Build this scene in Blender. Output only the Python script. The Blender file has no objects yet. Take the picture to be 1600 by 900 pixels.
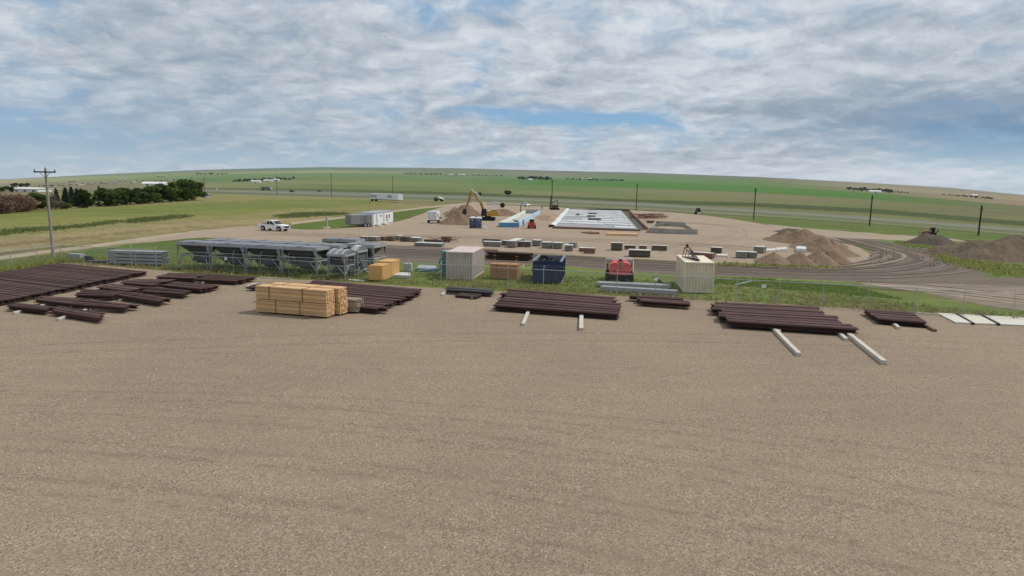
import bpy, bmesh, math, random
import numpy as np
from mathutils import Vector, Matrix
random.seed(7); rng = np.random.default_rng(7)
C = bpy.context.scene.collection
SC = bpy.context.scene

# ------------------------------------------------------------------ camera
FPX, H, HOR0, HSL = 1025.0, 8.6, 279.0, 0.0156
ROLL = math.atan(HSL)
PITCH = math.atan((450 - (HOR0 + HSL*800))*math.cos(ROLL)/FPX)
R0, F0, U0 = Vector((1, 0, 0)), Vector((0, math.cos(PITCH), -math.sin(PITCH))), Vector((0, math.sin(PITCH), math.cos(PITCH)))
RX = R0*math.cos(ROLL) + U0*math.sin(ROLL)
UY = U0*math.cos(ROLL) - R0*math.sin(ROLL)
cam = bpy.data.objects.new('camera', bpy.data.cameras.new('camera')); C.objects.link(cam)
M = Matrix((RX, UY, -F0)).transposed().to_4x4(); M.translation = Vector((0, 0, H))
cam.matrix_world = M
cam.data.sensor_width = 36; cam.data.lens = 36*FPX/1600; cam.data.clip_end = 40000; cam.data.clip_start = 0.1
SC.camera = cam

# ------------------------------------------------------------------ light
SUN_EL, SUN_AZ = 54, 76            # azimuth measured from +Y (view direction) towards +X
sd = Vector((math.sin(math.radians(SUN_AZ))*math.cos(math.radians(SUN_EL)), math.cos(math.radians(SUN_AZ))*math.cos(math.radians(SUN_EL)), math.sin(math.radians(SUN_EL))))
sl = bpy.data.lights.new('sun', 'SUN'); sl.energy = 2.6; sl.angle = math.radians(6); sl.color = (1, .95, .89)
sun = bpy.data.objects.new('sun', sl); C.objects.link(sun)
sun.rotation_euler = (-sd).to_track_quat('-Z', 'Y').to_euler()
SC.view_settings.view_transform = 'Standard'; SC.view_settings.look = 'None'; SC.view_settings.gamma = 1
SC.view_settings.exposure = 0.07
SC.cycles.max_bounces = 6; SC.cycles.transparent_max_bounces = 24

class NT:
    """short hand for building node trees"""
    def __init__(s, tree): s.t = tree; s.n = tree.nodes; s.l = tree.links
    def node(s, typ, **kw):
        n = s.n.new(typ)
        for k, v in kw.items(): setattr(n, k, v)
        return n
    def put(s, sock, v):
        if isinstance(v, bpy.types.NodeSocket): s.l.new(v, sock)
        elif v is not None: sock.default_value = v
    def math(s, op, a, b=None, c=None, clamp=False):
        n = s.node('ShaderNodeMath', operation=op, use_clamp=clamp)
        s.put(n.inputs[0], a); s.put(n.inputs[1], b); s.put(n.inputs[2], c); return n.outputs[0]
    def vmath(s, op, a, b=None):
        n = s.node('ShaderNodeVectorMath', operation=op); s.put(n.inputs[0], a); s.put(n.inputs[1], b); return n.outputs[0]
    def mix(s, f, a, b, mode='MIX', clamp=False):
        n = s.node('ShaderNodeMix', data_type='RGBA', blend_type=mode); n.clamp_factor = True
        s.put(n.inputs[0], f); s.put(n.inputs[6], a); s.put(n.inputs[7], b); return n.outputs[2]
    def noise(s, vec, scale, detail=3, rough=.5, dist=0, color=False):
        n = s.node('ShaderNodeTexNoise'); s.put(n.inputs['Vector'], vec); s.put(n.inputs['Scale'], scale)
        n.inputs['Detail'].default_value = detail; n.inputs['Roughness'].default_value = rough; n.inputs['Distortion'].default_value = dist
        return n.outputs['Color' if color else 'Fac']
    def ramp(s, v, a, b, lo=0., hi=1.):
        n = s.node('ShaderNodeMapRange'); n.interpolation_type = 'SMOOTHSTEP'
        s.put(n.inputs[0], v); s.put(n.inputs[1], a); s.put(n.inputs[2], b); s.put(n.inputs[3], lo); s.put(n.inputs[4], hi); return n.outputs[0]
    def lin(s, v, a, b, lo=0., hi=1.):
        n = s.node('ShaderNodeMapRange'); s.put(n.inputs[0], v); s.put(n.inputs[1], a); s.put(n.inputs[2], b); s.put(n.inputs[3], lo); s.put(n.inputs[4], hi); return n.outputs[0]
    def comb(s, x, y, z):
        n = s.node('ShaderNodeCombineXYZ'); s.put(n.inputs[0], x); s.put(n.inputs[1], y); s.put(n.inputs[2], z); return n.outputs[0]

def olive(c, k=.10):
    r_, g_, b_ = c; m_ = (r_+g_+b_)/3; return (m_+(r_-m_)*(1-k)+6, m_+(g_-m_)*(1-k), m_+(b_-m_)*(1-k)-2)
def L(rgb, k=1.0):
    """sRGB 0..255 -> linear"""
    out = []
    for v in rgb[:3]:
        v = v/255
        out.append((v/12.92 if v <= .04045 else ((v+.055)/1.055)**2.4)*k)
    return tuple(out) + (1.0,)

# ------------------------------------------------------------------ world: sky and cloud layer
world = bpy.data.worlds.new('World'); SC.world = world; world.use_nodes = True
W = NT(world.node_tree); W.n.clear()
sky = W.node('ShaderNodeTexSky', sky_type='NISHITA', sun_disc=False)
sky.sun_elevation = math.radians(SUN_EL); sky.sun_rotation = math.radians(SUN_AZ); sky.altitude = 600; sky.air_density = 1.0; sky.dust_density = 1.0
tc = W.node('ShaderNodeTexCoord').outputs['Generated']
sep = W.node('ShaderNodeSeparateXYZ'); W.put(sep.inputs[0], tc)
dx, dy, dz = sep.outputs
el = W.math('MAXIMUM', dz, 0.0)
den = W.math('ADD', el, 0.21)
px_, py_ = W.math('DIVIDE', dx, den), W.math('DIVIDE', dy, den)
P = W.comb(px_, py_, 0.0)
warp = W.noise(P, 2.2, 4, .55, color=True)
P2 = W.vmath('ADD', P, W.vmath('MULTIPLY', W.vmath('SUBTRACT', warp, (.5, .5, .5)), (.34, .34, .34)))
az = W.math('ARCTAN2', dx, dy)           # 0 straight ahead, + right
def patch(a0, e0, wa, we, amp):           # soft opening / thickening of the cloud deck round a sky direction
    u = W.math('DIVIDE', W.math('SUBTRACT', az, math.radians(a0)), math.radians(wa))
    v = W.math('DIVIDE', W.math('SUBTRACT', dz, math.sin(math.radians(e0))), math.sin(math.radians(we)))
    q = W.math('ADD', W.math('MULTIPLY', u, u), W.math('MULTIPLY', v, v))
    return W.math('MULTIPLY', W.math('EXPONENT', W.math('MULTIPLY', q, -1.0)), amp)
big = W.noise(P2, 1.1, 4, .5)
med = W.noise(P2, 4.1, 8, .6)
fine = W.noise(P2, 9, 8, .66)
cov = W.math('ADD', W.math('MULTIPLY', big, .42), W.math('ADD', W.math('MULTIPLY', med, .50), W.math('MULTIPLY', fine, .16)))
cov = W.math('ADD', cov, -0.335)
for args in [(5, 5.7, 8, .65, -.30), (-2, 6.4, 4, .4, -.15), (-36, 3.0, 12, 2.0, -.13), (-18, 2.2, 14, 1.0, -.10), (39, 3.2, 8, 1.3, -.20), (1, 1.8, 10, .5, -.12), (30, 5.2, 9, 1.2, -.05), (-7, 13.2, 1.6, 1.2, -.10), (20, 1.2, 22, .9, .12), (10, 2.6, 14, 1.0, .05), (-10, 9.5, 30, 4, .07), (22, 9, 12, 3, .08)]:
    cov = W.math('ADD', cov, patch(*args))
alpha = W.ramp(cov, 0.0, 0.26)
# cloud tone: ridges catch light, thick bottoms go slate grey
shade = W.noise(W.vmath('ADD', P2, (.05, .065, 0)), 4.1, 8, .6)
relief = W.math('ADD', W.math('MULTIPLY', W.math('SUBTRACT', med, shade), 3.2), .5)
tone = W.math('ADD', W.math('MULTIPLY', relief, .42), W.math('MULTIPLY', W.noise(P2, 6.5, 5, .55), .75))
tone = W.math('ADD', tone, W.math('MULTIPLY', W.math('SUBTRACT', big, .5), -1.1))
tone = W.math('SUBTRACT', tone, .08)
for args in [(37, 5.6, 11, 2.0, -.50), (28, 7.6, 6, 1.0, -.2), (-24, 9, 18, 5, -.10), (33, 1.4, 12, .9, .30), (12, 1.3, 14, .8, .18), (8, 10.5, 20, 4, .08), (24, 8.5, 8, 1.6, .12), (0, 6.8, 16, .7, -.18), (31, 13, 12, 2, .1), (20, 6.3, 6, .5, -.25)]:
    tone = W.math('ADD', tone, patch(*args))
tone = W.math('ADD', tone, W.math('MULTIPLY', W.math('SUBTRACT', fine, .5), .8))
tone = W.ramp(tone, -.22, 1.28)
cloud_col = W.mix(tone, L((142, 156, 171)), L((226, 230, 235)))
low = W.ramp(dz, .0, .09)
blue = W.mix(low, L((150, 186, 208)), L((112, 164, 206)))
nish = W.node('ShaderNodeVectorMath', operation='SCALE'); W.put(nish.inputs[0], sky.outputs[0]); nish.inputs[3].default_value = .10
clear = W.mix(.25, blue, nish.outputs[0])
skycol = W.mix(W.math('MULTIPLY', alpha, .94), clear, cloud_col)
# far rain-grey bank low on the right, thin blue-grey veil low on the left
bank = W.math('MULTIPLY', patch(36, 4.7, 12, 1.9, .85), W.ramp(W.noise(P2, 3.0, 5, .55), .3, .62, .35, 1))
skycol = W.mix(bank, skycol, L((98, 134, 168)))
skycol = W.mix(W.math('MULTIPLY', patch(-30, 4.2, 16, 2.6, .55), W.ramp(W.noise(P2, 2.6, 5, .55), .3, .65, .4, 1)), skycol, L((146, 172, 196)))
# near the horizon the deck thins into pale haze
hz = W.ramp(dz, .005, .05, .42, 0)
skycol = W.mix(hz, skycol, L((184, 203, 216)))
# overcast decks are brighter towards the zenith (above the frame)
zen = W.ramp(dz, .32, .8, 1.0, 1.3)
vs = W.node('ShaderNodeVectorMath', operation='SCALE'); W.put(vs.inputs[0], skycol); W.put(vs.inputs[3], zen)
bg = W.node('ShaderNodeBackground'); W.put(bg.inputs[0], W.mix(W.ramp(dz, .3, .45, 0, .6), vs.outputs[0], (.56, .57, .58, 1))); bg.inputs[1].default_value = 1.0
out = W.node('ShaderNodeOutputWorld'); W.l.new(bg.outputs[0], out.inputs[0])
world.cycles.sampling_method = 'MANUAL'; world.cycles.sample_map_resolution = 512

# ------------------------------------------------------------------ terrain and picking points
HX = [-400, 0, 150, 320, 500, 700, 860, 1000, 1180, 1360, 1480, 1600, 2000]
HY = [274, 279, 272, 266, 263, 264.5, 268, 270.5, 276, 284.5, 292, 303.5, 310]
TR = np.random.default_rng(3)
def rise(px):
    """how far (tangent) the far ridge stands above level ground in the direction whose horizon pixel is px"""
    y = np.interp(px, HX, HY)
    return np.maximum(HOR0 + HSL*px - y, .5)/FPX
def pxdir(azm):
    t = np.tan(np.clip(azm, -1.3, 1.3)); return 800 + FPX*t*1.012
def Zt(x, y):
    d = np.hypot(x, y); azm = np.arctan2(x, np.maximum(y, 1e-3)); azm = np.where(y <= 0, np.sign(x)*1.3, azm)
    e = rise(pxdir(azm))*np.cos(azm)
    t = np.clip((np.log(np.maximum(d, 1)) - math.log(760))/(math.log(8000) - math.log(760)), 0, 1)
    s = t*t*(3-2*t)
    roll_ = 1 + .10*np.sin(d/900 + azm*5)*t
    return d*e*s*roll_
def ray(px, py):
    return (F0 + RX*((px-800)/FPX) + UY*((450-py)/FPX)).normalized()
def G(px, py, z=0.0):
    """the ground (or a level plane at height z) met by the sight line through a point of the photograph"""
    r = ray(px, py)
    if r.z < -1e-5:
        t = (z-H)/r.z
        p = Vector((0, 0, H)) + r*t
        if math.hypot(p.x, p.y) < 750: return p
    hl = math.hypot(r.x, r.y); sl_ = r.z/hl
    prev = None
    for d in np.geomspace(600, 8600, 260):
        x, y = r.x/hl*d, r.y/hl*d
        g = float(Zt(np.array(x), np.array(y))) - (H + sl_*d)
        if g >= 0:
            if prev:
                k = prev[1]/(prev[1]-g); d = prev[0] + (d-prev[0])*k
                x, y = r.x/hl*d, r.y/hl*d
            return Vector((x, y, float(Zt(np.array(x), np.array(y)))+z))
        prev = (d, g)
    return Vector((r.x/hl*8600, r.y/hl*8600, float(Zt(np.array(r.x/hl*8600), np.array(r.y/hl*8600)))+z))
def scale_at(p):
    return FPX/((p-Vector((0, 0, H))).dot(F0))

# ------------------------------------------------------------------ materials
MATS = {}
def mat(name, rgb, rough=.8, var=.12, vscale=3.0, metal=0.0, bump=0.0, bscale=40.0, island=0.0, objvar=0.0, stain=None, stain_scale=.8, stain_amt=.5, stretch=None, spec=.3, coord='Object'):
    if name in MATS: return MATS[name]
    m = bpy.data.materials.new(name); m.use_nodes = True; MATS[name] = m
    N = NT(m.node_tree); b = N.n['Principled BSDF']
    v = N.node('ShaderNodeTexCoord').outputs[coord] if coord != 'World' else N.node('ShaderNodeNewGeometry').outputs['Position']
    if stretch: v = N.vmath('MULTIPLY', v, stretch)
    col = L(rgb)
    n1 = N.noise(v, vscale, 5, .6)
    f = N.lin(n1, .25, .75, 1-var, 1+var)
    if island:
        isl = N.node('ShaderNodeNewGeometry').outputs['Random Per Island']
        f = N.math('MULTIPLY', f, N.lin(isl, 0, 1, 1-island, 1+island))
    if objvar:
        oi = N.node('ShaderNodeObjectInfo').outputs['Random']
        f = N.math('MULTIPLY', f, N.lin(oi, 0, 1, 1-objvar, 1+objvar))
    sc = N.node('ShaderNodeVectorMath', operation='SCALE'); N.put(sc.inputs[0], col[:3]); N.put(sc.inputs[3], f)
    c = sc.outputs[0]
    if stain:
        s = N.ramp(N.noise(v, stain_scale, 6, .65), .48, .68, 0, stain_amt)
        c = N.mix(s, c, L(stain))
    N.put(b.inputs['Base Color'], c); b.inputs['Roughness'].default_value = rough; b.inputs['Metallic'].default_value = metal
    b.inputs['Specular IOR Level'].default_value = spec
    if bump:
        bp = N.node('ShaderNodeBump'); bp.inputs['Strength'].default_value = bump; bp.inputs['Distance'].default_value = .02
        N.put(bp.inputs['Height'], N.noise(v, bscale, 4, .6)); N.l.new(bp.outputs[0], b.inputs['Normal'])
    return m

rust = mat('rusty_steel', (78, 62, 58), .88, .34, 1.4, objvar=.3, stain=(104, 72, 56), stain_amt=.5, stretch=(.5, 3, 3), spec=.18)
rust2 = mat('red_rusty_steel', (82, 63, 60), .86, .34, 1.4, objvar=.3, stain=(98, 72, 60), stain_amt=.45, stretch=(.5, 3, 3), spec=.18)
rust3 = mat('brown_steel', (70, 52, 46), .8, .25, 1.6, objvar=.15, stain=(52, 38, 32), stain_amt=.5)
dkgrey = mat('dark_grey_steel', (74, 72, 72), .65, .15, 2)
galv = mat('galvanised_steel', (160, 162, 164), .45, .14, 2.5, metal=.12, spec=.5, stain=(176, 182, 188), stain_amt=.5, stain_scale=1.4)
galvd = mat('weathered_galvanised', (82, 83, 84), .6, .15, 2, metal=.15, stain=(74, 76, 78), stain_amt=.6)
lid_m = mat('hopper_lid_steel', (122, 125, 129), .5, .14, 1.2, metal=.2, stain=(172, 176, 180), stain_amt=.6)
blackm = mat('black_rubber', (32, 31, 31), .8, .2, 5)
darkm = mat('dark_paint', (48, 46, 45), .6, .2, 4)
skidm = mat('weathered_timber', (196, 190, 178), .9, .18, 3, island=.1, stain=(140, 128, 112), stain_amt=.5, stretch=(.5, 6, 6))
skidd = mat('brown_timber', (120, 104, 84), .9, .2, 3, island=.1, stretch=(.5, 6, 6))
lumber = mat('fresh_lumber', (208, 172, 126), .85, .14, 3, island=.26, stain=(182, 142, 98), stain_amt=.5, stretch=(.6, 7, 7))
lumbg = mat('grey_lumber', (150, 138, 122), .9, .12, 3, island=.22, stretch=(.6, 7, 7))
lumbb = mat('brown_lumber', (178, 132, 90), .85, .10, 3, island=.14, stretch=(.6, 6, 6))
osb = mat('osb_board', (206, 162, 100), .85, .16, 14, stain=(176, 130, 76), stain_scale=20, stain_amt=.5)
contw = mat('cream_container', (222, 212, 188), .6, .06, 2, stain=(170, 156, 134), stain_scale=1.0, stain_amt=.35)
contg = mat('beige_container', (196, 184, 174), .65, .07, 2, stain=(146, 132, 120), stain_scale=1.2, stain_amt=.4)
blue = mat('navy_bin_steel', (38, 54, 84), .55, .18, 2, stain=(54, 58, 66), stain_amt=.5)
bluein = mat('bin_inner_steel', (110, 118, 128), .7, .2, 2, stain=(70, 66, 64), stain_amt=.6)
white = mat('white_paint', (226, 228, 230), .35, .04, 2, spec=.5)
whitem = mat('off_white_metal', (206, 208, 208), .5, .06, 2, stain=(170, 168, 162), stain_amt=.3)
glass = mat('dark_glass', (30, 36, 42), .12, .1, 2, spec=.6)
redm = mat('red_machine_paint', (176, 62, 50), .5, .12, 3)
pink = mat('faded_red_paint', (214, 104, 104), .6, .10, 2, stain=(190, 80, 82), stain_amt=.5)
yellow = mat('yellow_machine_paint', (184, 142, 62), .55, .12, 3, stain=(140, 104, 50), stain_amt=.4)
orange = mat('orange_machine_paint', (166, 112, 58), .55, .12, 3)
teal = mat('teal_plastic', (104, 146, 146), .6, .2, 6, island=.2, stain=(150, 190, 186), stain_amt=.5)
concrete = mat('concrete', (158, 156, 150), .9, .10, .8, bump=.2, stain=(128, 126, 120), stain_amt=.6, stain_scale=.5)
foamb = mat('blue_foam_board', (92, 142, 180), .8, .1, 1)
foaml = mat('pale_blue_foam_board', (176, 200, 218), .8, .12, 1)
foamc = mat('cream_foam_form', (214, 220, 206), .85, .08, 1)
pole_m = mat('grey_pole_wood', (150, 143, 135), .9, .15, 4)
dpole = mat('dark_pole_wood', (52, 46, 40), .9, .15, 4)
soil = mat('pile_soil', (120, 100, 80), .95, .22, .9, bump=1.0, bscale=6, coord='World', stain=(104, 88, 72), stain_amt=.7, stain_scale=.6)
soilt = mat('sand_heap', (130, 110, 90), .95, .18, 1.2, bump=.9, bscale=7, coord='World', stain=(112, 96, 80), stain_amt=.5, stain_scale=.9)
soild = mat('dark_pile_soil', (88, 78, 68), .95, .25, .9, bump=1.0, bscale=5, coord='World', stain=(70, 62, 52), stain_amt=.6)
soilg = mat('grey_brown_pile_soil', (100, 86, 70), .95, .25, .7, bump=1.0, bscale=5, coord='World', stain=(92, 88, 66), stain_amt=.6, stain_scale=.35)
rebar = mat('rebar_rust', (122, 78, 62), .85, .2, 3, island=.25)
bark = mat('bark', (92, 76, 62), .95, .2, 5)
roofg = mat('grey_roof_metal', (150, 158, 166), .5, .08, 1)
plastic = mat('white_poly_sheet', (196, 199, 200), .6, .12, .5, stain=(150, 154, 158), stain_scale=.35, stain_amt=.8, stretch=(.35, 1.6, 1))
graveltop = mat('trench_fill', (84, 78, 70), .95, .2, 2)

def foliage(name, rgb, rgb2):
    m = bpy.data.materials.new(name); m.use_nodes = True; N = NT(m.node_tree); b = N.n['Principled BSDF']
    isl = N.node('ShaderNodeNewGeometry').outputs['Random Per Island']
    oi = N.node('ShaderNodeObjectInfo').outputs['Random']
    c = N.mix(isl, L(rgb), L(rgb2))
    sc = N.node('ShaderNodeVectorMath', operation='SCALE'); N.put(sc.inputs[0], c); N.put(sc.inputs[3], N.lin(oi, 0, 1, .8, 1.2))
    N.put(b.inputs['Base Color'], sc.outputs[0]); b.inputs['Roughness'].default_value = .8; b.inputs['Specular IOR Level'].default_value = .15
    tl = N.node('ShaderNodeBsdfTranslucent'); N.put(tl.inputs[0], sc.outputs[0]); mx = N.node('ShaderNodeMixShader'); mx.inputs[0].default_value = .4
    N.l.new(b.outputs[0], mx.inputs[1]); N.l.new(tl.outputs[0], mx.inputs[2]); N.l.new(mx.outputs[0], N.n['Material Output'].inputs[0])
    return m
leafd = foliage('deciduous_leaves', (38, 56, 26), (94, 116, 54))
leafp = foliage('conifer_needles', (40, 56, 38), (62, 78, 50))
leafr = foliage('brown_brush', (120, 98, 84), (146, 122, 104))
leafg = foliage('grey_brush', (104, 98, 88), (126, 120, 104))
leaff = foliage('distant_tree_leaves', (62, 76, 58), (84, 96, 72))
weedm = foliage('weed_leaves', (104, 114, 70), (132, 138, 88))
grassm = foliage('grass_blades', (104, 122, 56), (172, 168, 108))
grassd = foliage('dry_grass_blades', (150, 142, 96), (186, 172, 124))

# ------------------------------------------------------------------ mesh helpers
class MB:
    def __init__(s): s.v = []; s.f = []; s.m = Matrix.Identity(4)
    def at(s, loc=(0, 0, 0), rz=0, rx=0, ry=0):
        s.m = Matrix.Translation(loc) @ Matrix.Rotation(rz, 4, 'Z') @ Matrix.Rotation(ry, 4, 'Y') @ Matrix.Rotation(rx, 4, 'X'); return s
    def add(s, vs, fs):
        o = len(s.v); s.v += [tuple(s.m @ Vector(v)) for v in vs]; s.f += [tuple(i+o for i in f) for f in fs]; return s
    def box(s, x0, x1, y0, y1, z0, z1):
        return s.add([(x0, y0, z0), (x1, y0, z0), (x1, y1, z0), (x0, y1, z0), (x0, y0, z1), (x1, y0, z1), (x1, y1, z1), (x0, y1, z1)],
                     [(0, 3, 2, 1), (4, 5, 6, 7), (0, 1, 5, 4), (1, 2, 6, 5), (2, 3, 7, 6), (3, 0, 4, 7)])
    def frustum(s, lo, hi, z0, z1, c0=(0, 0), c1=(0, 0)):
        a, b = lo; c, d = hi
        vs = [(c0[0]+i*a/2, c0[1]+j*b/2, z0) for i, j in ((-1, -1), (1, -1), (1, 1), (-1, 1))] + [(c1[0]+i*c/2, c1[1]+j*d/2, z1) for i, j in ((-1, -1), (1, -1), (1, 1), (-1, 1))]
        return s.add(vs, [(0, 3, 2, 1), (4, 5, 6, 7), (0, 1, 5, 4), (1, 2, 6, 5), (2, 3, 7, 6), (3, 0, 4, 7)])
    def bar(s, p, q, r=.04, n=4, r2=None):
        p, q = Vector(p), Vector(q); d = (q-p).normalized(); a = d.orthogonal().normalized(); b = d.cross(a); r2 = r if r2 is None else r2
        vs = []; k = math.pi/n if n == 4 else 0
        for c, rr in ((p, r), (q, r2)):
            for i in range(n):
                t = 2*math.pi*i/n + k; vs.append(tuple(c + (a*math.cos(t) + b*math.sin(t))*rr))
        fs = [(i, (i+1) % n, n+(i+1) % n, n+i) for i in range(n)] + [tuple(reversed(range(n))), tuple(range(n, 2*n))]
        return s.add(vs, fs)
    def prism(s, prof, y0, y1):
        """profile in x,z extruded along y"""
        n = len(prof); vs = [(x, y0, z) for x, z in prof] + [(x, y1, z) for x, z in prof]
        return s.add(vs, [tuple(range(n)), tuple(reversed(range(n, 2*n)))] + [(i, n+i, n+(i+1) % n, (i+1) % n) for i in range(n)])
    def wheel(s, c, r, w, n=16):
        c = Vector(c); return s.bar(c-Vector((0, w/2, 0)), c+Vector((0, w/2, 0)), r, n)
    def mesh(s, name):
        me = bpy.data.meshes.new(name); me.from_pydata(s.v, [], s.f); me.update(); return me
    def build(s, name, m, parent=None, bevel=0, smooth=False, loc=None, rz=0):
        me = s.mesh(name); me.materials.append(m)
        bm = bmesh.new(); bm.from_mesh(me); bmesh.ops.recalc_face_normals(bm, faces=bm.faces)
        if bevel: bmesh.ops.bevel(bm, geom=[e for e in bm.edges if len(e.link_faces) == 2 and e.calc_face_angle(0) > .6], offset=bevel, segments=2, affect='EDGES', profile=.6)
        bm.to_mesh(me); bm.free()
        if smooth:
            for p in me.polygons: p.use_smooth = True
        o = bpy.data.objects.new(name, me); C.objects.link(o)
        if parent: o.parent = parent
        if loc is not None: o.location = loc; o.rotation_euler = (0, 0, rz)
        return o
def tag(o, label, cat, group=None, kind=None):
    if len(label.split()) > 16: print('LONG LABEL', label)
    o['label'] = label; o['category'] = cat
    if group: o['group'] = group
    if kind: o['kind'] = kind
    return o
def thing(name, label, cat, loc, rz=0, group=None):
    o = bpy.data.objects.new(name, None); C.objects.link(o); o.location = loc; o.rotation_euler = (0, 0, rz); o.empty_display_size = .2
    return tag(o, label, cat, group)
def copy_tree(o, parent=None):
    c = o.copy(); C.objects.link(c); c.parent = parent
    for ch in list(o.children): copy_tree(ch, c)
    return c
def yaw(p, q): return math.atan2(q.y-p.y, q.x-p.x)
ORD = 'first second third fourth fifth sixth seventh eighth ninth tenth eleventh twelfth thirteenth fourteenth fifteenth sixteenth seventeenth eighteenth nineteenth twentieth twenty-first twenty-second twenty-third twenty-fourth twenty-fifth twenty-sixth twenty-seventh twenty-eighth twenty-ninth thirtieth thirty-first thirty-second thirty-third thirty-fourth thirty-fifth'.split()

# ------------------------------------------------------------------ ground
# field colours: (x, [start of each band], [colour of each band]) from the ridge down to the highway verge
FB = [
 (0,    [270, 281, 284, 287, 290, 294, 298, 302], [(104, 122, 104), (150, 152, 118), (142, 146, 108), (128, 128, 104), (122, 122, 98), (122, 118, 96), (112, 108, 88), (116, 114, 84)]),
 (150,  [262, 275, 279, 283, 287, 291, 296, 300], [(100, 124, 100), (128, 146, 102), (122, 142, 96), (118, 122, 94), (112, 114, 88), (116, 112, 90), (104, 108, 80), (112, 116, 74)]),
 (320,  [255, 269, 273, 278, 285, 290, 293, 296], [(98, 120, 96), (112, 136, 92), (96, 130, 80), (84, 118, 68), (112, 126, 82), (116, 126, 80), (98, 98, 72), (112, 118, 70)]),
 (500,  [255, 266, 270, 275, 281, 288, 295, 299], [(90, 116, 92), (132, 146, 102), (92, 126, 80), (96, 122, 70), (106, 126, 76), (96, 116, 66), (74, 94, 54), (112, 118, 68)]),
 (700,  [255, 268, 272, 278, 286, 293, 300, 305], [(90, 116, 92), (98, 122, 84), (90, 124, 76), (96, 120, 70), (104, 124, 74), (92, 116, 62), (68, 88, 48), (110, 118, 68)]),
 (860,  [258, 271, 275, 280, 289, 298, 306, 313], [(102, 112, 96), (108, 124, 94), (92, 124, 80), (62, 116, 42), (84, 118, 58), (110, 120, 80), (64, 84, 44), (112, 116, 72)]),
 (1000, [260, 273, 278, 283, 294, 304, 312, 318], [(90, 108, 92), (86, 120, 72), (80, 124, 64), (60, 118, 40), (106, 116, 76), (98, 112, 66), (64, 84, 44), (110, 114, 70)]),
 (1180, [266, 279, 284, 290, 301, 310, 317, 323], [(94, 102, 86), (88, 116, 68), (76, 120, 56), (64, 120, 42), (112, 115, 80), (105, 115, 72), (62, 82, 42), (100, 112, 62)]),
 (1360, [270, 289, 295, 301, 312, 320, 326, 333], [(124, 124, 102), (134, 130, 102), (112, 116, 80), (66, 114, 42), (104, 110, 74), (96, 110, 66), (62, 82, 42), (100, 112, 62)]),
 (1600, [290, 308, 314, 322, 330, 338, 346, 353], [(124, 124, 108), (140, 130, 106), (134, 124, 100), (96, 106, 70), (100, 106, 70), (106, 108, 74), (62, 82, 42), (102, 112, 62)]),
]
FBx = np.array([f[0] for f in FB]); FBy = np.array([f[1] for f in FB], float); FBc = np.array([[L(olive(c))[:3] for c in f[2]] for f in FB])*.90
# patches on the level ground: outline in the photograph, colour, softness in pixels
PT = [
 ([(-500, 300), (-60, 303), (0, 304), (150, 302), (320, 303), (560, 309), (700, 314), (780, 318), (740, 326), (600, 340), (455, 352), (300, 366), (140, 388), (0, 405), (-500, 440)], (136, 134, 84), 2),
 ([(-500, 335), (0, 334), (60, 330), (140, 324), (240, 322), (330, 316), (420, 312), (560, 312), (620, 318), (480, 326), (330, 332), (200, 340), (100, 346), (0, 352), (-500, 370)], (112, 128, 60), 4),
 ([(-500, 345), (0, 340), (120, 338), (240, 335), (330, 329), (430, 326), (430, 331), (300, 340), (160, 346), (0, 356), (-500, 372)], (124, 134, 66), 3),
 ([(-500, 362), (0, 358), (60, 353), (110, 352), (180, 344), (192, 348), (120, 357), (60, 362), (0, 368), (-500, 385)], (104, 116, 62), 4),
 ([(190, 344), (240, 338), (290, 335), (300, 340), (250, 345), (200, 350)], (106, 118, 64), 4),
 ([(430, 336), (470, 331), (540, 331), (545, 335), (480, 340), (440, 341)], (92, 106, 58), 3),
 ([(-500, 400), (0, 372), (100, 364), (200, 355), (300, 347), (400, 343), (520, 336), (520, 340), (400, 349), (300, 358), (200, 367), (100, 379), (0, 392), (-500, 430)], (148, 139, 98), 3),
 ([(-500, 408), (0, 381), (100, 372), (200, 362), (320, 352), (320, 353.5), (200, 365), (100, 376), (0, 386), (-500, 414)], (126, 116, 80), 2),
 ([(-500, 425), (0, 395), (90, 385), (200, 374), (290, 363), (290, 364.5), (200, 377), (90, 389), (0, 399), (-500, 430)], (116, 110, 70), 2),
 ([(455, 350), (548, 337), (620, 331), (665, 322), (735, 318), (690, 330), (620, 347), (548, 355), (500, 358), (455, 359)], (84, 112, 46), 2),
 ([(600, 316), (740, 310), (860, 316), (1000, 322), (1180, 333), (1180, 340), (1000, 331), (880, 327), (780, 318), (640, 320)], (118, 120, 84), 3),
 ([(1100, 335), (1180, 341), (1300, 349), (1600, 369), (1900, 388), (1900, 420), (1600, 386), (1430, 373), (1300, 361), (1215, 352), (1130, 342)], (92, 116, 52), 2),
 ([(-500, 440), (0, 407), (140, 390), (250, 375), (300, 366), (360, 368), (420, 378), (560, 385), (620, 384), (620, 440), (500, 445), (300, 430), (0, 430), (-500, 470)], (86, 112, 48), 3),
 ([(560, 408), (700, 411), (900, 412), (1110, 430), (1330, 441), (1480, 470), (1600, 488), (2100, 540), (2100, 560), (1600, 505), (900, 462), (560, 445)], (104, 126, 58), 2),
]
def inpoly(px, py, poly):
    r = np.zeros(px.shape, bool); n = len(poly); j = n-1
    for i in range(n):
        xi, yi = poly[i]; xj, yj = poly[j]
        if yi != yj:
            c = ((yi > py) != (yj > py)) & (px < (xj-xi)*(py-yi)/(yj-yi)+xi); r ^= c
        j = i
    return r
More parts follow.
